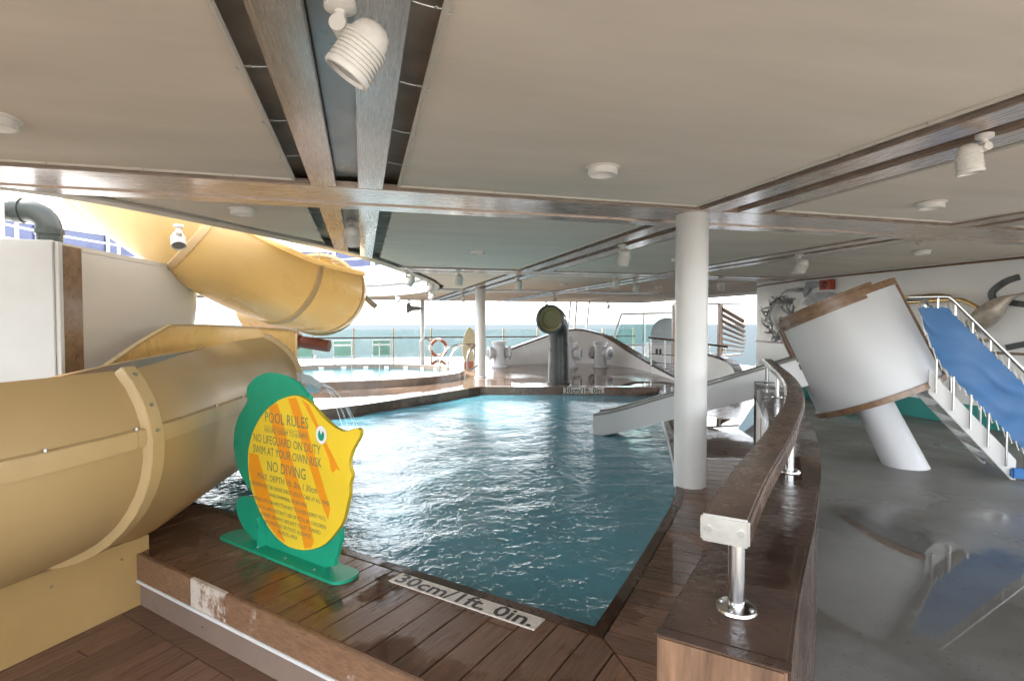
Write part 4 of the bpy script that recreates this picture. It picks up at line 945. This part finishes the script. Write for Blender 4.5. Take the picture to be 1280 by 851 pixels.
for i in range(nu + 1):
    s = -.30 + i / nu * 1.27
    for j in range(nv + 1):
        v = j / nv; lo, hi = clo(s) + .010 * math.sin(i * 1.1), chi(s) + .008 * math.sin(i * 1.1 + 1)
        h = lo + (hi - lo) * v; wr = .020 * abs(math.sin((SL * s + h - .45 * s) * 11 + 1.6 * noise.noise(Vector((s * 3, v * 1.5, 0))))) ** 7 * math.sin(math.pi * v) ** .5 * (.45 + .8 * noise.noise(Vector((s * 3, v * 1.2, 4)))) + .006 * noise.noise(Vector((s * 2.5, v * 1.5, 9)))
        vs.append(sp(s, h) + out * (1 + wr * 40))
b.add(vs, [(i * (nv + 1) + j, (i + 1) * (nv + 1) + j, (i + 1) * (nv + 1) + j + 1, i * (nv + 1) + j + 1) for i in range(nu) for j in range(nv)])
cv = b.build('canvas_side', 'blue_canvas', st, ang=80)
lc = [[], []]
for i in range(0, 44):
    s = -.28 + i / 43 * 1.24; q = i % 2
    lc[0].append(sp(s, clo(s) - (.055 if q else -.012)) + out); lc[1].append(sp(s, chi(s) + (.06 if q else -.010)) + out)
for l_ in lc: MB().tube(l_, .006, 5).build('lacing', 'rope', cv)

# ------------------------------------------------------------------ wall reliefs and alarm
XW = 9.74
def wt(y, z, dx=0): return Vector((XW - dx, y, z))
al = thing('alarm_beacon', 'small red alarm box high on the white right wall', 'alarm', (XW, 9.55, 2.38))
MB().ext(XW - .12, XW, 9.38, 9.70, 2.28, 2.49).build('case', 'red_box', al, bevel=.012)
MB().lathe([(0, .05), (.045, .045), (.07, .01), (.075, 0)], 20, Matrix.Translation((XW - .12, 9.56, 2.385)) @ Matrix.Rotation(R(-90), 4, 'Y')).build('horn', 'red_pipe', al)
cr = thing('crab_relief', 'round metal crab wall sculpture of twisted bands at the wall end', 'sculpture', (9.8, 11.1, 1.65))
for q, (rad, ph) in enumerate(((.50, 0), (.42, .5), (.46, 1.7), (.36, 2.6))):
    MB().tube([(9.86 - .04 * q + .10 * max(0, math.cos(a * .1745)) + .03 * math.sin(a * 1.5 + ph), 11.1 + (rad + .06 * math.sin(a * 1.05 + ph)) * math.cos(a * .1745), 1.68 + (rad + .05 * math.cos(a * 1.3 + ph)) * math.sin(a * .1745)) for a in range(36)], [.024 + .012 * math.sin(a * 1.1 + q) for a in range(36)], 8, closed=True).build('band', 'art_silver' if q % 2 else 'art_metal', cr)
rc_ = random.Random(5)
for k in range(22):
    a = k * 2 * math.pi / 22 + rc_.uniform(-.1, .1); r0 = rc_.uniform(.35, .5); r1 = r0 + rc_.uniform(.12, .26); tw = rc_.uniform(-.5, .5); xx = 9.90
    MB().tube(smooth_path([(xx, 11.1 + r0 * math.cos(a), 1.68 + r0 * math.sin(a)), (xx - .06, 11.1 + (r0 + r1) / 2 * math.cos(a + tw * .5), 1.68 + (r0 + r1) / 2 * math.sin(a + tw * .5)), (xx - .08, 11.1 + r1 * math.cos(a + tw), 1.68 + r1 * math.sin(a + tw))], 4), [.034 - .003 * i for i in range(9)], 7).build('claw', 'art_silver' if k % 3 == 0 else 'art_metal', cr)
MB().tube(smooth_path([(9.86, 11.12, 1.55), (9.80, 11.0, 1.68), (9.82, 11.08, 1.45), (9.8, 10.95, 1.30)], 5), [.07 - .002 * i for i in range(16)], 8).build('body', 'art_bronze', cr)
def relief(name, label, pts, mt, dx=.02, thick=.05):
    poly = [(y, z) for y, z in pts]; b = MB(Matrix(((0, 0, -1, XW), (1, 0, 0, 0), (0, 1, 0, 0), (0, 0, 0, 1))))
    b.prism(poly, -.002 + dx * 0, thick); return tag(b.build(name, mt, None, bevel=.012), label, 'sculpture')
relief('fish_relief', 'grey metal fish tail relief beside the red alarm box', [(10.95, 2.22), (10.75, 2.36), (10.4, 2.38), (10.2, 2.34), (10.15, 2.50), (9.95, 2.49), (9.75, 2.47), (9.76, 2.36), (10.0, 2.34), (10.1, 2.22), (10.2, 2.14), (10.24, 2.27), (10.5, 2.30), (10.8, 2.29)], 'art_metal')
relief('fish_relief', 'pale metal fish body relief above the tub between crab and alarm', [(10.25, 2.0), (10.1, 2.16), (9.8, 2.24), (9.45, 2.22), (9.2, 2.14), (9.4, 2.06), (9.8, 2.0), (10.0, 1.92)], 'art_metal')
def ribbon(name, label, path, w_, mt, d=.05):
    pts = smooth_path([(0, y, z) for y, z in path], 5); L_ = []; R_ = []
    for i in range(len(pts)):
        t = (pts[min(i + 1, len(pts) - 1)] - pts[max(i - 1, 0)]).normalized(); nn_ = Vector((0, -t.z, t.y)); L_.append(pts[i] + nn_ * w_ / 2); R_.append(pts[i] - nn_ * w_ / 2)
    b = MB(); n_q = len(pts); vs = [(XW - .004, p_.y, p_.z) for p_ in L_] + [(XW - .004, p_.y, p_.z) for p_ in R_] + [(XW - d, p_.y, p_.z) for p_ in L_] + [(XW - d, p_.y, p_.z) for p_ in R_]
    fs = []
    for i in range(n_q - 1): fs += [(2 * n_q + i, 2 * n_q + i + 1, 3 * n_q + i + 1, 3 * n_q + i), (i, i + 1, 2 * n_q + i + 1, 2 * n_q + i), (n_q + i, n_q + i + 1, 3 * n_q + i + 1, 3 * n_q + i)]
    fs += [(0, n_q, 3 * n_q, 2 * n_q), (n_q - 1, 2 * n_q - 1, 4 * n_q - 1, 3 * n_q - 1)]
    return tag(b.add(vs, fs).build(name, mt), label, 'sculpture')
ribbon('band_relief', 'dark curled metal band high on the right wall', [(6.0, 2.26), (6.18, 2.20), (6.36, 2.05), (6.32, 1.92), (6.1, 1.87), (5.8, 1.83), (5.4, 1.86)], .09, 'art_dark')
ribbon('band_relief', 'short dark metal band low on the wall above the wooden strip', [(6.14, 1.17), (5.95, 1.22), (5.5, 1.32)], .09, 'art_dark')
b = MB(); pts_ = smooth_path([(9.66, 6.75, 1.45), (9.60, 6.5, 1.55), (9.58, 6.3, 1.72), (9.6, 6.12, 1.90), (9.64, 5.9, 2.0), (9.66, 5.6, 2.05)], 6)
b.tube(pts_, [.02 + .15 * math.sin(math.pi * min(1, (i + 3) / 26)) ** 1.5 for i in range(len(pts_))], 14)
fr_ = thing('draped_relief', 'pale bronze draped fish sculpture crossing the dark curled band', 'sculpture', (XW, 6.3, 1.6)); b.build('body', 'art_bronze', fr_)
MB().tube(smooth_path([(9.68, 6.9, 1.42), (9.66, 6.7, 1.30), (9.66, 6.45, 1.27), (9.68, 6.3, 1.29)], 5), [.06 - .003 * i for i in range(16)], 10).build('tail', 'art_bronze', fr_)
gp = thing('brass_pipes', 'pair of polished brass pipes curving out of the wall behind the stair rail', 'pipe', (XW, 7.2, 1.95))
for q in (0, 1): MB().tube(smooth_path([(9.72, 7.9, 2.03 - .09 * q), (9.55, 7.5, 2.03 - .09 * q), (9.5, 7.05 - .3 * q, 2.03 - .09 * q), (9.5, 6.85 - .28 * q, 1.99 - .10 * q), (9.52, 6.7 - .26 * q, 1.90 - .10 * q)][:5 if q else 4], 5), .035, 12).build('pipe', 'gold', gp)

# ------------------------------------------------------------------ back of the deck
# green cowl pipe at the pool's far side
cw = thing('cowl_pipe', 'big dark green bent cowl pipe with round mouth on the wet deck', 'pipe', (5.05, 13.6, 0))
cx, cy = 4.95, 13.35
pth = [(cx, cy, -.02), (cx, cy, .6), (cx - .01, cy, 1.2)] + [(cx - .02 - .26 * (1 - math.cos(a)) , cy - .30 * (1 - math.cos(a)) * .9, 1.25 + .42 * math.sin(a)) for a in [R(k) for k in range(15, 91, 15)]] + [(cx - .42, cy - .48, 1.66)]
MB().tube(pth, [.29, .275, .27] + [.275, .285, .295, .305, .315, .325] + [.335], 28, cap=False).build('bent_pipe', 'cowl_green', cw)
mo = Vector(pth[-1]); md = (Vector(pth[-1]) - Vector(pth[-3])).normalized(); Mm = Matrix.Translation(mo) @ md.to_track_quat('Z', 'Y').to_matrix().to_4x4()
MB(Mm).lathe([(.335, -.03), (.365, -.02), (.37, .015), (.335, .03), (.30, .02), (.295, -.04)], 30).build('mouth_ring', 'cowl_green', cw)
MB(Mm).lathe([(.30, -.03), (.26, -.05), (.22, -.16), (0, -.20)], 30).build('mouth_inside', 'cowl_in', cw)
MB().lathe([(.33, -.02), (.33, .012), (.30, .02), (.285, .03)], 28, Matrix.Translation((cx, cy, 0))).build('foot_flange', 'cowl_green', cw)
# bollard-like T fittings
def fitting(x, y, yaw, label, s=1.0):
    t = thing('deck_fitting', label, 'deck fitting', (x, y, -.02)); M = Matrix.Translation((x, y, -.02)) @ Matrix.Rotation(yaw, 4, 'Z') @ Matrix.Scale(s, 4)
    MB(M).lathe([(.30, 0), (.30, .05), (.24, .07), (.22, .14), (.22, .82), (.27, .84), (.27, .92), (.24, .94), (0, .94)], 28).build('barrel', 'white_gel', t)
    for d in (-1, 1):
        Mc = M @ Matrix.Translation((0, 0, .52)) @ Matrix.Rotation(d * R(90), 4, 'Y')
        MB(Mc).lathe([(.19, .18), (.19, .30), (.24, .31), (.24, .40), (.20, .42), (0, .42)], 26).build('side_drum', 'white_gel', t)
        MB(Mc).lathe([(.15, .421), (.15, .432), (0, .432)], 22).build('disc', 'grey_board', t)
fitting(4.75, 19.0, R(5), 'white T-shaped fitting beside the column between the pools')
fitting(7.15, 18.2, R(-35), 'white T-shaped fitting next to the green cowl, in front of the wave wall')
fitting(8.35, 18.2, R(-60), 'white T-shaped fitting standing alone on the wet deck at the wave wall')
# wave-topped wall
def wave_wall(name, label, plan_, hts, th=.16):
    t = thing(name, label, 'wall', (*plan_[0], -.02)); P_ = smooth_path([(x, y, h) for (x, y), h in zip(plan_, hts)], 6)
    MB().sweep([(p_.x, p_.y, 0) for p_ in P_], lambda i: [(-th / 2, -.02), (th / 2, -.02), (th / 2, max(.02, P_[i].z)), (-th / 2, max(.02, P_[i].z))]).build('panel', 'bright_white', t)
    MB().sweep([(p_.x, p_.y, max(.03, p_.z) + .002) for p_ in P_], [(-th / 2 - .05, 0), (th / 2 + .05, 0), (th / 2 + .05, .07), (-th / 2 - .05, .07)]).build('wooden_cap', 'rail_wood', t)
    return t
ww = wave_wall('wave_wall', 'low white wall with wavy dark wooden cap behind the pool deck', [(5.0, 19.9), (6.0, 20.2), (7.3, 20.3), (8.3, 20.2), (9.1, 19.4), (9.3, 17.6), (8.9, 15.2), (8.4, 13.2)], [.42, .72, 1.12, 1.28, 1.05, .52, .20, .05])
MB().lathe([(.0, .02), (.10, .02), (.12, .0)], 24, Matrix.Translation((7.9, 20.13, .93)) @ Matrix.Rotation(R(90), 4, 'X')).build('porthole', 'dull_steel', ww)
ww2 = wave_wall('wave_wall', 'low white curved wall with wooden cap behind the thick column, beside the stairs', [(9.2, 13.4), (9.0, 11.9), (8.3, 10.6), (7.6, 9.9)], [.72, .58, .40, .2], .08)
for k, (x, y) in enumerate(((8.66, 11.0), (7.95, 10.1))):
    MB(Matrix.Translation((x, y, .22)) @ Matrix.Rotation(R(-46), 4, 'Z')).add(*circ(0, 0, .04, .11, 0, 16)).build('slot', 'trim_wood', ww2)
# outer rail with glass panels
fn = thing('glass_railing', 'glass windbreak railing with wooden handrail along the outer deck edge over the sea', 'railing', (0, 25.2, -.02))
xs_ = [-12.4 + 1.72 * k for k in range(16)]
for i, x in enumerate(xs_):
    MB().ext(x - .035, x + .035, 25.17, 25.23, -.02, 1.34).build('post', 'cream', fn, bevel=.008)
    if i < len(xs_) - 1: MB().ext(x + .05, xs_[i + 1] - .05, 25.19, 25.20, .04, 1.28).build('glass_pane', 'rail_glass', fn)
MB().tube([(-12.4, 25.1, .93), (13.4, 25.1, .93)], .032, 10).build('handrail', 'rail_wood', fn)
# loungers seen from behind
def lounger(x, y, label):
    t = thing('deck_lounger', label, 'lounger', (x, y, -.02)); M = Matrix.Translation((x, y, -.02))
    for d in (-1, 1):
        MB(M).tube(smooth_path([(d * .33, 1.3, .0), (d * .33, 1.3, .30), (d * .33, .35, .32), (d * .33, .02, .93)], 4), .018, 8).build('frame_side', 'white_paint', t)
        MB(M).cyl((d * .33, .3, .32), (d * .33, .2, .0), .018, n=8).build('leg', 'white_paint', t)
    MB(M).cyl((-.33, .02, .93), (.33, .02, .93), .018, n=8).build('top_bar', 'white_paint', t)
    for k in range(9): u = (k + .5) / 9; MB(M).box((0, .33 - .30 * u, .34 + .58 * u), (.64, .016, .056), Matrix.Rotation(R(-26), 3, 'X')).build('back_strap', 'ring_white' if k in (6,) else 'chair_green', t)
    for k in range(9): MB(M).box((0, .42 + .10 * k, .322), (.64, .085, .012)).build('seat_strap', 'chair_green', t)
lounger(-.72, 21.5, 'green strap lounger nearest the slide pipe, at the outer rail behind the oval pool')
lounger(.72, 21.6, 'green strap lounger between the pool hand bars, at the outer rail')
lounger(-2.1, 21.4, 'green strap lounger half hidden below the yellow slide')
# pool hand bars and ladders
def bar(name, pts, label, r=.022, grp=None): return tag(MB().tube(smooth_path(pts, 5), r, 10).build(name, 'steel'), label, 'hand bar', grp)
for x in (-.32, .52): bar('pool_bar', [(x, 17.6, -.02), (x, 17.6, .5), (x, 17.6, .95)], 'thin upright steel bar rising from the oval pool water', .022, 'bars in the oval pool')
bar('pool_bar', [(2.05, 20.3, -.0), (2.05, 20.3, .8), (2.12, 20.3, .95), (2.25, 20.3, 1.0), (2.38, 20.3, .95), (2.45, 20.3, .8), (2.45, 20.3, .0)], 'arched steel grab bar beside the slender grey post')
for k, (x, y) in enumerate(((2.2, 16.0), (2.5, 16.3))): bar('pool_ladder_rail', [(x, y, .03), (x + .02, y, .45), (x + .25, y + .05, .80), (x + .6, y + .1, .92), (x + .95, y + .2, .86), (x + 1.1, y + .3, .6), (x + 1.1, y + .3, .05)], 'curved steel ladder rail leaning out of the oval pool', .024, 'ladder rails of the oval pool')
bar('grab_rail', [(3.05, 14.9, .95), (2.85, 14.75, .8), (2.78, 14.7, .6), (2.78, 14.7, .4), (2.82, 14.72, .25), (3.1, 14.9, .38)], 'bent steel grab rail fixed to the white column between the pools', .025)
lr = thing('life_ring', 'orange and white life ring leaning at the outer railing', 'life ring', (3.35, 24.6, .45))
MB().tube([(3.35 + .36 * math.cos(a * .2618), 24.75, .46 + .36 * math.sin(a * .2618)) for a in range(24)], .075, 12, closed=True).build('ring', 'orange_ring', lr)
for a0 in (0, 90, 180, 270): MB().tube([(3.35 + .36 * math.cos(R(a0 + k)), 24.75, .46 + .36 * math.sin(R(a0 + k))) for k in range(-16, 17, 8)], .079, 12).build('band', 'ring_white', lr)
sb = thing('surfboard', 'upright cream surfboard with orange foot behind the ladder rails', 'surfboard', (3.75, 18.9, 0))
ov = [(.30 * math.sin(math.pi * (k / 20)) ** .75 * (1 if k <= 20 else -1), 0) for k in range(21)]
osh = [(.27 * math.sin(math.pi * min(1, (t * .97 + .03))) ** .6, 1.45 * t) for t in [k / 18 for k in range(19)]]
oo = [(x, z) for x, z in osh] + [(-x, z) for x, z in reversed(osh)][1:-1]
MBs = Matrix(((1, 0, 0, 3.66), (0, 0, 1, 18.9), (0, 1, 0, -.02), (0, 0, 0, 1)))
MB(MBs).prism(oo, -.03, .03).build('board', 'cream', sb, bevel=.01); MB(MBs).box((.0, .12, .0), (.42, .28, .08)).build('foot', 'orange_ring', sb, bevel=.02)
hs_ = thing('horn_loudspeaker', 'grey horn loudspeaker on the slender post at the open deck edge', 'loudspeaker', (2.2, 24.0, 2.25))
Mh = Matrix.Translation((2.46, 24.0, 2.22)) @ Matrix.Rotation(R(-90), 4, 'Y')
MB(Mh).lathe([(0, .02), (.09, .02), (.10, .30), (.12, .36), (.22, .56), (.225, .58), (.18, .5), (0, .42)], 20).build('horn', 'grey_board', hs_); MB(Mh).cyl((0, 0, -.02), (0, 0, .06), .05, n=12).build('bracket', 'dull_steel', hs_)
for k, (x, xt) in enumerate(((9.45, 9.72), (9.8, 10.05), (10.4, 10.7))): tag(MB().cyl((x, 24.6, -.02), (xt, 24.6, 2.86), .06, n=12).build('leaning_pole', 'white_paint'), 'thin leaning white pole at the outer deck edge beyond the wave wall', 'pole', 'leaning poles at the deck edge')
# glass wind screen, round board and white cabinet
ws = thing('wind_screen', 'framed glass wind screen with sloping end beyond the wave wall', 'wind screen', (11.4, 21.6, -.02))
Y0 = 21.8
def fbar(a, c, w_=.05): return MB().tube([a, c], w_, 4).build('frame_bar', 'white_paint', ws)
fbar((10.3, Y0, .05), (11.0, Y0, 1.98)); fbar((11.0, Y0, 1.98), (14.4, Y0 - .6, 2.05)); fbar((12.0, Y0 - .15, .05), (12.0, Y0 - .15, 1.98)); fbar((13.6, Y0 - .4, .05), (13.6, Y0 - .4, 2.0)); fbar((10.3, Y0, .62), (14.4, Y0 - .6, .62), .04)
for q in ([(10.6, .66), (11.05, 1.93), (11.95, 1.93), (11.95, .66)], [(12.05, .66), (12.05, 1.93), (13.55, 1.95), (13.55, .66)]):
    MB().add([(x, Y0 - .12 + dy - (x - 11) * .15, z) for dy in (0, .012) for x, z in q], [(0, 1, 2, 3), (7, 6, 5, 4), (0, 4, 5, 1), (1, 5, 6, 2), (2, 6, 7, 3), (3, 7, 4, 0)]).build('glass_pane', 'screen_glass', ws)
rb = thing('round_board', 'grey round-topped board standing behind the glass wind screen', 'board', (12.9, 20.2, 0))
pp_ = [(.72 * math.cos(R(a)), 1.1 + .72 * math.sin(R(a))) for a in range(0, 181, 10)] + [(-.72, .0), (.72, .0)]
MB(Matrix(((.97, 0, .2, 12.35), (-.2, 0, .97, 20.3), (0, 1, 0, -.02), (0, 0, 0, 1)))).prism(pp_, -.03, .03).build('panel', 'grey_board', rb, bevel=.01)
MB().ext(12.1, 12.6, 20.4, 20.6, -.02, .7).build('foot', 'grey_board', rb)
cb = thing('deck_cabinet', 'low white deck cabinet with dark marking beyond the wave wall', 'cabinet', (11.5, 18.6, 0))
Mc = Matrix.Translation((11.2, 18.3, -.02)) @ Matrix.Rotation(R(-12), 4, 'Z')
MB(Mc).ext(-.75, .85, 0, .5, 0, .80).build('carcass', 'white_paint', cb, bevel=.01); MB(Mc).ext(-.78, .88, -.03, .53, .802, .84).build('top', 'white_gel', cb, bevel=.008)
for x in (-.5, -.36): MB(Mc).ext(x, x + .09, -.004, -.001, .42, .62).build('marking', 'print_dark', cb)
MB(Mc).ext(.05, .5, -.004, -.001, .52, .55).build('marking', 'lilac', cb)
# bronze stair and gate beyond the wall end
bs_ = thing('outside_stair', 'open stair with fanned bronze treads outside, beyond the right wall end', 'stair', (12.3, 18.0, 0))
for k in range(9):
    z = .35 + .22 * k; MB(Matrix.Translation((13.0, 17.6, z)) @ Matrix.Rotation(R(5.5 * k - 2), 4, 'Y') @ Matrix.Rotation(R(10 - 6 * k), 4, 'Z')).box((.45, 0, 0), (.95, .26, .05)).build('tread', 'trim_wood', bs_)
MB().ext(12.85, 13.0, 17.5, 17.65, -.02, 2.3).build('newel_post', 'trim_wood', bs_, bevel=.01)
gt = thing('bronze_frame', 'bronze post frame with short rungs beside the thick column, far outside', 'frame', (11.2, 17.7, 0))
MB().ext(11.35, 11.5, 17.6, 17.7, -.02, 2.25).build('post', 'trim_wood', gt, bevel=.01); MB().ext(10.95, 11.02, 17.6, 17.7, -.02, 2.25).build('post', 'trim_wood', gt)
for k in range(8): MB().ext(11.03, 11.34, 17.62, 17.68, .25 + .25 * k, .31 + .25 * k).build('rung', 'trim_wood', gt)
MB().ext(11.0, 13.9, 17.63, 17.7, 2.26, 2.32).build('head_rail', 'rail_wood', gt)
gl = thing('stair_guard', 'low steel guard rail with wooden top sloping towards the right wall', 'railing', (10.2, 14.5, 0))
MB().sweep([(8.6, 15.2, 1.12), (9.4, 14.4, 1.02), (10.2, 13.5, .88)], [(-.04, -.03), (.04, -.03), (.04, .03), (-.04, .03)]).build('top_rail', 'rail_wood', gl, bevel=.006)
for k in range(6):
    t = k / 5; x = 8.65 + 1.5 * t; y = 15.15 - 1.6 * t; MB().cyl((x, y, -.02), (x, y, 1.09 - .22 * t), .022, n=8).build('post', 'steel', gl)
for h in (.35, .62): MB().tube([(8.6, 15.2, h), (9.4, 14.4, h - .05), (10.2, 13.5, h - .1)], .014, 8).build('mid_rail', 'steel', gl)

# ------------------------------------------------------------------ outdoors on the left: balcony round the opening, superstructure
bal = thing('upper_balcony', 'white curved upper deck balcony with railing round the ceiling opening', 'balcony', (-4, 20, 2.6))
arc = [p_ for p_ in OPEN_S if p_[1] > 16.6 or (p_[0] < -5.0 and p_[1] > 6.0)]
i0 = next(i for i, p_ in enumerate(OPEN_S) if p_[1] > 16.6)
arc = [OPEN_S[(i0 + k) % len(OPEN_S)] for k in range(len(OPEN_S)) if OPEN_S[(i0 + k) % len(OPEN_S)] in arc]
MB().sweep([(x, y, 0) for x, y in arc], [(.05, 3.15), (.14, 3.15), (.14, 3.72), (.05, 3.72)]).build('parapet', 'white_paint', bal)
MB().sweep([(x, y, 0) for x, y in arc], [(-.16, 2.98), (-.025, 2.98), (-.025, 3.16), (-.16, 3.10)]).build('ledge', 'lamp_white', bal)
for h in (4.02, 4.36, 4.7): MB().tube([(x - (x + 3.5) * -.012, y, h) for x, y in arc], .028 if h < 4.6 else .04, 8).build('rail', 'white_paint', bal)
for k in range(0, len(arc), 4): MB().cyl((arc[k][0], arc[k][1] + .1, 3.7), (arc[k][0], arc[k][1] + .1, 4.7), .045, n=8).build('post', 'white_paint', bal)
sup = thing('superstructure', 'white upper deck house with dark blue window band behind the balcony', 'deck house', (-6, 27, 3.1))
hb_ = ring_offset(arc + [(-3, 10)], 3.2)[:len(arc)]
MB().sweep([(x, y, 0) for x, y in hb_], [(0, 3.13), (.2, 3.13), (.2, 3.85), (0, 3.85)]).build('lower_wall', 'white_paint', sup)
MB().sweep([(x, y, 0) for x, y in hb_], [(.04, 3.86), (.16, 3.86), (.16, 4.75), (.04, 4.75)]).build('window_band', 'navy', sup)
MB().sweep([(x, y, 0) for x, y in hb_], [(0, 4.76), (.2, 4.76), (.2, 5.3), (0, 5.3)]).build('upper_wall', 'lilac', sup)
for k in range(0, len(hb_), 2): MB().cyl((hb_[k][0], hb_[k][1] - .05, 3.8), (hb_[k][0], hb_[k][1] - .05, 4.8), .06, n=6).build('mullion', 'white_paint', sup)
ow = thing('side_bulkhead', 'white ribbed bulkhead on the open deck left of the slide', 'wall', (-9.5, 14, 0))
MB().ext(-10.2, -10.0, 5.3, 23.5, -.02, 2.58).build('panel', 'wall_white', ow)
for k in range(12): MB().ext(-9.999, -9.93, 6 + k * 1.5, 6.12 + k * 1.5, -.02, 2.5).build('rib', 'lilac', ow)
